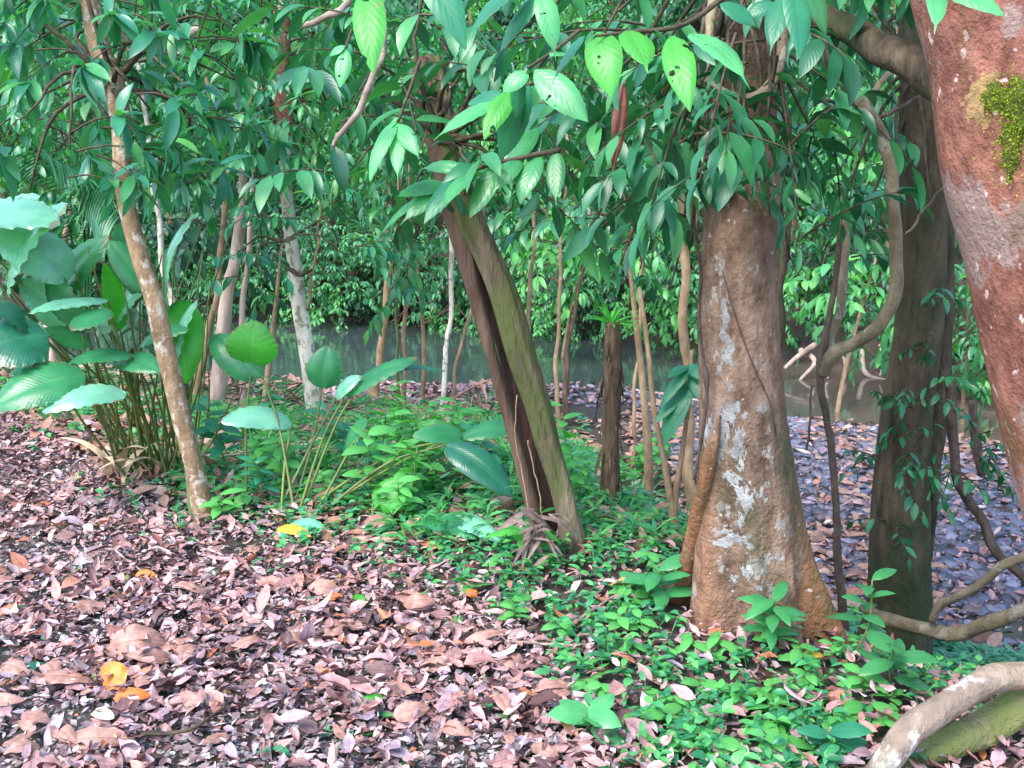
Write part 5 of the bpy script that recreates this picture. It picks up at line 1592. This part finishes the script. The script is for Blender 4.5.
for sl, shp in ((slice(0, hN), 'lance'), (slice(hN, N), 'ovate')):
    k = len(x[sl])
    leaves(mb, np.stack([x, y, z], -1)[sl], D[sl], U[sl], Ls[sl], Ls[sl] * rng.uniform(.34, .62, k), rng.normal(.2, .65, k), rng.uniform(-.2, .6, k), shp, 4, .08, curl=rng.uniform(0, .5, k))
tag(link('leaf_litter', mb.mesh('leaf_litter'), M['litter']), 'carpet of small dry pinkish brown leaves covering the near ground', 'leaf litter', kind='stuff')
# small crumbs of broken leaf and twig among it
NS = 42000
x, y = wedge(NS, 1.9, 6.5, 1.2, 1.1)
keep = edge_y(x) - y + rng.normal(0, .3, NS) > -.2
x, y = x[keep], y[keep]
N = len(x)
a = rng.uniform(0, 6.3, N)
mb = MB()
Lc = rng.uniform(.012, .045, N)
leaves(mb, np.stack([x, y, H(x, y) + rng.random(N) * .045 + .004], -1), np.stack([np.cos(a), np.sin(a), rng.normal(0, .3, N)], -1), np.stack([rng.normal(0, .5, N), rng.normal(0, .5, N), np.ones(N)], -1), Lc, Lc * rng.uniform(.2, .9, N), .3, .2, 'blade', 2)
M['crumb'] = island_mat('crumb', [(0, (.10, .07, .075)), (.4, (.25, .18, .18)), (.7, (.36, .29, .30)), (1, (.58, .52, .51))], rough=.7)
tag(link('leaf_crumbs', mb.mesh('leaf_crumbs'), M['crumb']), 'broken grey brown leaf crumbs scattered between the dry leaves', 'debris', kind='stuff')
# scattered dead leaves farther down the bank
NL = 15000
x, y = wedge(NL, 4.5, 15, 1.0, .9)
keep = (edge_y(x) < y) & (noise2(x * .9, y * .9, 1.0) > -.25 - .6 * (x < -.2)) & (y < np.interp(x, NEAR_X, NEAR_Y) + .3)
x, y = x[keep], y[keep]
N = len(x)
a = rng.uniform(0, 6.3, N)
mb = MB()
Ls = rng.uniform(.07, .19, N)
leaves(mb, np.stack([x, y, H(x, y) + rng.random(N) * .05 + .01], -1), np.stack([np.cos(a), np.sin(a), rng.normal(0, .25, N)], -1), np.stack([rng.normal(0, .35, N), rng.normal(-.1, .35, N), np.ones(N)], -1), Ls, Ls * .45, rng.normal(.2, .6, N), .3, 'lance', 4)
tag(link('bank_litter', mb.mesh('bank_litter'), M['litter_far']), 'brown dead leaves scattered down the bank towards the stream', 'leaf litter', kind='stuff')

# gravel: squashed lumpy pebbles
phi = (1 + 5 ** .5) / 2
ico = norm(np.array([(-1, phi, 0), (1, phi, 0), (-1, -phi, 0), (1, -phi, 0), (0, -1, phi), (0, 1, phi), (0, -1, -phi), (0, 1, -phi), (phi, 0, -1), (phi, 0, 1), (-phi, 0, -1), (-phi, 0, 1)], float))
icf = [(0, 11, 5), (0, 5, 1), (0, 1, 7), (0, 7, 10), (0, 10, 11), (1, 5, 9), (5, 11, 4), (11, 10, 2), (10, 7, 6), (7, 1, 8), (3, 9, 4), (3, 4, 2), (3, 2, 6), (3, 6, 8), (3, 8, 9), (4, 9, 5), (2, 4, 11), (6, 2, 10), (8, 6, 7), (9, 8, 1)]
vs, fs, cache = [tuple(v) for v in ico], [], {}


def midv(i, j):
    k = (min(i, j), max(i, j))
    if k not in cache:
        vs.append(tuple(norm((np.array(vs[i]) + np.array(vs[j])) / 2)))
        cache[k] = len(vs) - 1
    return cache[k]


for a_, b_, c_2 in icf:
    ab, bc, ca = midv(a_, b_), midv(b_, c_2), midv(c_2, a_)
    fs += [(a_, ab, ca), (b_, bc, ab), (c_2, ca, bc), (ab, bc, ca)]
vs = np.array(vs)
fs = np.array(fs)


def pebbles(x, y, rmin, rmax):
    N = len(x)
    r = rmin + (rmax - rmin) * rng.random(N) ** 2.5
    sc = np.stack([r * rng.uniform(.8, 1.3, N), r * rng.uniform(.7, 1.1, N), r * rng.uniform(.35, .65, N)], -1)
    lump = 1 + .16 * rng.normal(0, 1, (N, len(vs)))
    v = vs[None] * lump[..., None] * sc[:, None]
    a = rng.uniform(0, 6.3, N)
    ca, sa = np.cos(a)[:, None], np.sin(a)[:, None]
    w = np.stack([v[..., 0] * ca - v[..., 1] * sa, v[..., 0] * sa + v[..., 1] * ca, v[..., 2]], -1)
    w += np.stack([x, y, H(x, y) + r * .12], -1)[:, None]
    mb = MB()
    mb.add(w.reshape(-1, 3), T=(fs[None] + (np.arange(N) * len(vs))[:, None, None]).reshape(-1, 3))
    return mb


N = 14000
x = rng.uniform(1.6, 6.4, N)
y = rng.uniform(5.2, 13.5, N)
keep = (y > np.interp(x, YD_X, YD_Y) + np.interp(x, YW_X, YW_Y) * .92 + .3 * noise2(x, y, 2)) & (y < np.interp(x, NEAR_X, NEAR_Y) + .25)
x2 = rng.uniform(-2.5, 2.6, 2600)
y2 = rng.uniform(12.4, 16, 2600)
k2 = (y2 < np.interp(x2, NEAR_X, NEAR_Y) + .3) & (y2 > 12.6 + .4 * noise2(x2, y2, 2))
x, y = np.concatenate([x[keep], x2[k2]]), np.concatenate([y[keep], y2[k2]])
tag(link('gravel', pebbles(x, y, .014, .07).mesh('gravel'), M['gravel']), 'bluish grey pebbles of the gravel bar beside the stream', 'gravel', kind='stuff')
N = 30000
x, y = wedge(N, 1.9, 5.2, 1.0, .6)
keep = (soilf(x, y) > .36) | (rng.random(N) < .10) & (y < edge_y(x))
M['grit'] = island_mat('grit', [(0, (.07, .075, .085)), (.4, (.18, .185, .20)), (.7, (.28, .28, .30)), (.9, (.24, .19, .18)), (1, (.5, .5, .5))], rough=.8, scale=60)
tag(link('grit', pebbles(x[keep], y[keep], .003, .013).mesh('grit'), M['grit']), 'grey grit and gravelly soil showing through the litter near the bottom left corner', 'grit', kind='stuff')
# dead leaves lying on the gravel
N = 380
x = rng.uniform(1.8, 6, N)
y = rng.uniform(5.6, 13.5, N)
keep = (y > np.interp(x, YD_X, YD_Y) + np.interp(x, YW_X, YW_Y) * .9) & (y < np.interp(x, NEAR_X, NEAR_Y) + .1)
x, y = np.concatenate([x[keep], x2[k2][:700]]), np.concatenate([y[keep], y2[k2][:700]])
N = len(x)
a = rng.uniform(0, 6.3, N)
mb = MB()
Ls = rng.uniform(.07, .16, N)
leaves(mb, np.stack([x, y, H(x, y) + .035 + rng.random(N) * .03], -1), np.stack([np.cos(a), np.sin(a), rng.normal(0, .2, N)], -1), np.stack([rng.normal(0, .3, N), rng.normal(-.1, .3, N), np.ones(N)], -1), Ls, Ls * .5, rng.normal(.2, .5, N), .25, 'lance', 4)
tag(link('gravel_litter', mb.mesh('gravel_litter'), M['litter']), 'dead leaves scattered over the bluish gravel bar', 'leaf litter', kind='stuff')


# ground cover: little plants of a few leaves each, spread over the green part of the bank
def cover(x, y, L, name, label, mat, nl=6, hh=.12, cat='ground cover', shape='ovate', asp=.5, up=.55):
    N = len(x)
    ph = rng.uniform(.25, 1.0, N) * hh
    base = np.stack([x, y, H(x, y)], -1)
    mb = MB()
    lean = rng.normal(0, .35, (N, 2)) * ph[:, None]
    topv = base + np.stack([lean[:, 0], lean[:, 1], ph], -1)
    # stems as slim strips
    leaves(mb, base, topv - base + 1e-4, np.stack([rng.normal(0, 1, N), -np.ones(N), 0 * x], -1), np.linalg.norm(topv - base, axis=1), .006, 0.05, .5, 'blade', 2)
    idx = np.repeat(np.arange(N), nl)
    K = len(idx)
    f = rng.uniform(.35, 1.0, K)
    pos = base[idx] + (topv - base)[idx] * f[:, None]
    a = rng.uniform(0, 6.3, K)
    D = norm(np.stack([np.cos(a), np.sin(a), rng.normal(up, .3, K) * (f - .2)], -1))
    U = norm(np.stack([rng.normal(0, .28, K), rng.normal(-.18, .28, K), np.ones(K)], -1))
    Lx = L * rng.uniform(.55, 1.3, K)
    leaves(mb, pos, D, U, Lx, Lx * asp * rng.uniform(.8, 1.2, K), rng.uniform(.2, 1.1, K), rng.uniform(.1, .45, K), shape, 4, .03)
    tag(link(name, mb.mesh(name), M[mat]), label, cat, kind='stuff')


N = 14000
x, y = wedge(N, 2.2, 7.0, 1.1, 1.1)
dd = y - edge_y(x) + .3 * noise2(x + 9, y, 2.2)
pr = sstep(-.45, .9, dd) * (.35 + .65 * sstep(-.35, .25, noise2(x - 5, y + 2, 1.7)))
gravelm = y > np.interp(x, YD_X, YD_Y) + np.interp(x, YW_X, YW_Y) * .95
pa, pb_ = proj(np.stack([x, y, H(x, y)], -1))
basem = (np.abs(pa - 755) < 85) & (pb_ > 560) & (pb_ < 668) | (pb_ > 700) & (pa > 850)
keep = (rng.random(N) < pr * .62 * np.where(basem, .12, 1)) & ~gravelm
cover(x[keep], y[keep], .044, 'ground_cover', 'low green broad leaved seedlings covering the bank right of the litter', 'cover', 7)
N = 9000
x, y = wedge(N, 5.0, 13.5, .9, .6)
pr = (.25 + .75 * sstep(-.3, .3, noise2(x * .9 + 2, y * .9, 1.3)))
gravelm = (y > np.interp(x, YD_X, YD_Y) + np.interp(x, YW_X, YW_Y) * .93) | (y > 12.8 + .4 * noise2(x, y, 2))
keep = (rng.random(N) < pr * np.where((x < -.2) & (y > 6.2), .24, .40)) & ~gravelm & (y > edge_y(x) + .25)
cover(x[keep], y[keep], .085, 'undergrowth', 'mid green undergrowth plants on the slope down to the stream', 'fern', 7, .17, 'undergrowth')
N = 5200
x, y = wedge(N, 4.4, 13, .9, .6)
keep = (noise2(x * 1.1 - 6, y * 1.1, 1.4) > -.10 + .12 * (x < -.2)) & (y > edge_y(x) + .3) & (y < np.interp(x, YD_X, YD_Y) + np.interp(x, YW_X, YW_Y) * .95) & (y < 12.6)
cover(x[keep], y[keep], .10, 'fern_cover', 'bright green narrow leaved ferns and grass on the slope', 'fern', 9, .20, 'ground cover', 'lance', .17, .9)
# feathery blue-green cover below the dark tree and round the broken trunk
N = 8000
x = np.concatenate([rng.uniform(1.1, 3.4, N // 2), rng.uniform(.0, 1.9, N // 2)])
y = np.concatenate([rng.uniform(3.9, 6.4, N // 2), rng.uniform(5.2, 9.5, N // 2)])
kk = (rng.random(N) < .35 + .65 * sstep(-.3, .3, noise2(x + 7, y, 2.5))) & (y < np.interp(x, YD_X, YD_Y) + np.interp(x, YW_X, YW_Y) * 1.05 + .75)
cover(x[kk], y[kk], .065, 'creeping_cover', 'fine bluish green creeping plants near the gravel and broken trunk', 'cover_blue', 9, .12, 'ground cover', 'lance', .32, .8)
# lone sprouts in the litter
N = 260
x, y = wedge(N, 2.4, 6.5, 1.0, .4)
keep = (y < edge_y(x)) & (noise2(x * 2, y * 2, 1.5) > .05)
cover(x[keep], y[keep], .05, 'sprouts', 'tiny green sprouts poking through the dry leaf litter', 'cover', 4, .05, 'sprouts')


# individual seedlings with stems and leaves
def seedling(label, px, py, hpx, n, Lpx, mat, group=None, name='seedling', spread=1.0, seed=0, asp=.42, cat='seedling'):
    rg = np.random.default_rng(900 + seed)
    b = G(px, py)
    Y = b[1]
    h = hpx * Y / F
    t = thing(name, label, cat, b, group)
    st = MB()
    lean = np.array([rg.normal(0, .15) * h, rg.normal(-.1, .1) * h, h])
    tube(st, [b - ZV * .02, b + lean * .5 + rg.normal(0, .02, 3) * h * 3, b + lean], [.005, .004, .003], 5, 5)
    part('stem', st, M['stalk_dark'], t)
    for k in range(n):
        f = .35 + .65 * (k + 1) / n
        a = k * 2.4 + rg.uniform(-.3, .3)
        o = b + lean * f
        L = Lpx * Y / F * rg.uniform(.75, 1.15)
        d = norm(np.array([math.cos(a), math.sin(a) * .8, rg.uniform(-.35, .35)])) * spread
        mb = MB()
        blade(mb, o, o + d * L, L * asp, norm(np.array([rg.normal(0, .2), -.35, 1])), .1, .3, 'lance', 10, 4, .02, 5)
        part('leaf', mb, M[mat], t)
    return t


seedling('pale lime seedling with broad leaves rising from the litter edge', 592, 742, 36, 6, 46, 'leaf_lit', seed=1, asp=.6)
seedling('glossy long leaved seedling at the foot of the main trunk', 768, 655, 64, 13, 40, 'leaf_blue', seed=2, asp=.34)
seedling('leafy seedling leaning against the main trunk base', 735, 620, 70, 9, 40, 'leaf_mid', seed=3)
seedling('seedling with large deep green leaves below the dark tree', 895, 700, 60, 8, 50, 'leaf_dark', seed=4)
seedling('seedling with dark drooping leaves beside the left buttress root', 665, 612, 46, 9, 44, 'leaf_blue', seed=5)
seedling('tall thin seedling in the shade between the two right trunks', 850, 660, 90, 9, 34, 'leaf_dark', seed=6)
seedling('broad leaved seedling at the bottom beside the pale arching root', 825, 762, 40, 6, 46, 'leaf_mid', seed=7, asp=.55)
seedling('bushy green seedling at the foot of the leaning mottled tree', 218, 525, 34, 9, 24, 'cover', seed=8)
seedling('upright light green seedling beside the withered frond', 527, 565, 40, 6, 40, 'leaf_bright', seed=9, asp=.35)
sd_protos = [seedling('small broad leaved seedling in the mixed ground cover', px, py, h_, n_l, L_, m_l, 'small seedlings scattered in the ground cover', seed=20 + k, asp=.5)
             for k, (px, py, h_, n_l, L_, m_l) in enumerate([(640, 640, 24, 7, 22, 'cover'), (700, 700, 20, 6, 24, 'fern'), (560, 640, 20, 6, 20, 'cover')])]
rgs = np.random.default_rng(66)
cnt = 0
while cnt < 46:
    px, py = rgs.uniform(400, 900), rgs.uniform(560, 765)
    q = G(px, py)
    if q[1] < edge_y(q[0]) + .15 or abs(px - 755) < 70 and py < 650:
        continue
    copy_tree(sd_protos[cnt % 3], q, rgs.uniform(0, 6.3), rgs.uniform(.8, 1.35), 'small broad leaved seedling in the mixed ground cover')
    cnt += 1
up_protos = [seedling('leafy understorey plant growing on the slope towards the stream', px, py, h_, n_l, L_, m_l, 'understorey plants on the slope', 'understorey_plant', seed=40 + k, asp=.45, cat='plant')
             for k, (px, py, h_, n_l, L_, m_l) in enumerate([(440, 480, 58, 14, 22, 'cover'), (650, 480, 50, 16, 18, 'fern'), (350, 470, 66, 15, 24, 'leaf_mid')])]
cnt = 0
while cnt < 66:
    px, py = rgs.uniform(230, 680) if cnt % 3 else rgs.uniform(230, 480), rgs.uniform(400, 535)
    q = G(px, py)
    if q[1] < edge_y(q[0]) + .3 or (abs(px - 316) < 26 and py < 500) or (abs(px - 608) < 20 and py > 470) or (430 < px < 470 and py < 430):
        continue
    copy_tree(up_protos[cnt % 3], q, rgs.uniform(0, 6.3), rgs.uniform(.5, 1.2) * (.6 if py < 440 else 1), 'leafy understorey plant growing on the slope towards the stream')
    cnt += 1

# ------------------------------------------------------------------ single fallen leaves that stand out
def fallen(label, px, py, lpx, wpx, ang, mat, tilt=.25, shape='ovate', bulge=.12, name='fallen_leaf', lift=.045):
    c = G(px, py)
    Y = c[1]
    k = Y / F
    d = np.array([math.cos(ang), math.sin(ang), rng.normal(0, .12)])
    L = lpx * k
    b = c + ZV * lift - d * L / 2
    mb = MB()
    blade(mb, b, b + d * L, wpx * k, norm(np.array([rng.normal(0, .1), -tilt * 2, 1])), bulge, rng.uniform(.1, .5), shape, 14, 8, .05, 3)
    return tag(link(name, mb.mesh(name), M[mat]), label, 'leaf')


fallen('bright orange oval leaf lying face up on the litter', 114, 692, 38, 30, 2.6, 'dead_orange', .8, lift=.06)
fallen('crumpled rust orange leaf just below the bright orange one', 134, 710, 40, 18, .2, 'dead_rust', .3)
fallen('pale whitish green leaf strip near the bottom left corner', 104, 730, 52, 14, 2.4, 'dead_pale', .4)
fallen('small orange leaf at the end of the pale bent twig', 147, 586, 22, 12, .1, 'dead_orange', .4)
fallen('bright yellow leaf at the foot of the main trunk', 812, 668, 24, 12, .1, 'dead_yellow', .5)
fallen('small vivid orange leaf in the middle of the litter', 334, 608, 20, 10, .1, 'dead_rust', .4)
fallen('little orange leaf at the right end of the litter', 472, 604, 14, 14, 1.2, 'dead_rust', .6)
fallen('rosy tan leaf with an orange stalk low in the litter', 412, 726, 40, 22, .2, 'dead_brown', .5)
fallen('tan star shaped curled leaf standing up in the litter', 300, 652, 26, 24, 1.3, 'dead_brown', 1.0)
fallen('dull green fallen leaf among brown ones near the left edge', 30, 682, 34, 16, .7, 'paddle_dark', .3)
fallen('yellow green narrow leaf in the middle of the litter', 360, 610, 26, 9, 2.3, 'paddle_lime', .4)
fallen('small green leaf blade lying low in the centre of the litter', 372, 712, 26, 9, .3, 'paddle_lime', .4)
fallen('large brown humped leaf left of the litter centre', 140, 658, 62, 40, .3, 'dead_brown', .5, bulge=.25)
fallen('long dusty brown leaf near the lower left corner', 66, 694, 60, 22, .1, 'dead_brown', .2)
fallen('pinkish large leaf lying at the bottom left', 100, 756, 70, 26, .1, 'dead_brown', .4)
BIGL, BIGG = 'large brown curled leaf lying on top of the litter carpet', 'large curled leaves on the litter'
cnt = 0
while cnt < 45:
    px, py = rgs.uniform(-10, 640), rgs.uniform(560, 768)
    q = G(px, py)
    if q[1] > edge_y(q[0]) - .1:
        continue
    o = fallen(BIGL, px, py, rgs.uniform(26, 46), rgs.uniform(11, 22), rgs.uniform(0, 6.3), 'dead_brown', rgs.uniform(.1, .7), bulge=rgs.uniform(-.05, .25), lift=.05)
    o['group'] = BIGG
    cnt += 1
for lab, pts, mat in [('pale bent twig arching over the dry leaves', [(92, 561), (112, 560), (128, 570), (144, 584)], 'twig_pale'),
                      ('dark thin stick lying along the bottom edge of the litter', [(128, 764), (150, 750), (190, 746), (222, 724), (232, 714)], 'twig'),
                      ('straight grey stick lying across the ground cover edge', [(505, 655), (540, 657), (580, 658)], 'twig_pale'),
                      ('fallen thin branch sloping up towards the left buttress', [(575, 635), (605, 615), (650, 588), (672, 574)], 'twig_pale'),
                      ('thin brown stick crossing near the round spotted leaf', [(300, 512), (340, 508), (370, 510)], 'stalk')]:
    q = np.array([G(*p_) + ZV * .05 for p_ in pts])
    mb = MB()
    tube(mb, q, np.linspace(.007, .004, len(q)), 6, 6, .1, .004)
    tag(link('fallen_twig', mb.mesh('fallen_twig'), M[mat]), lab, 'twig')
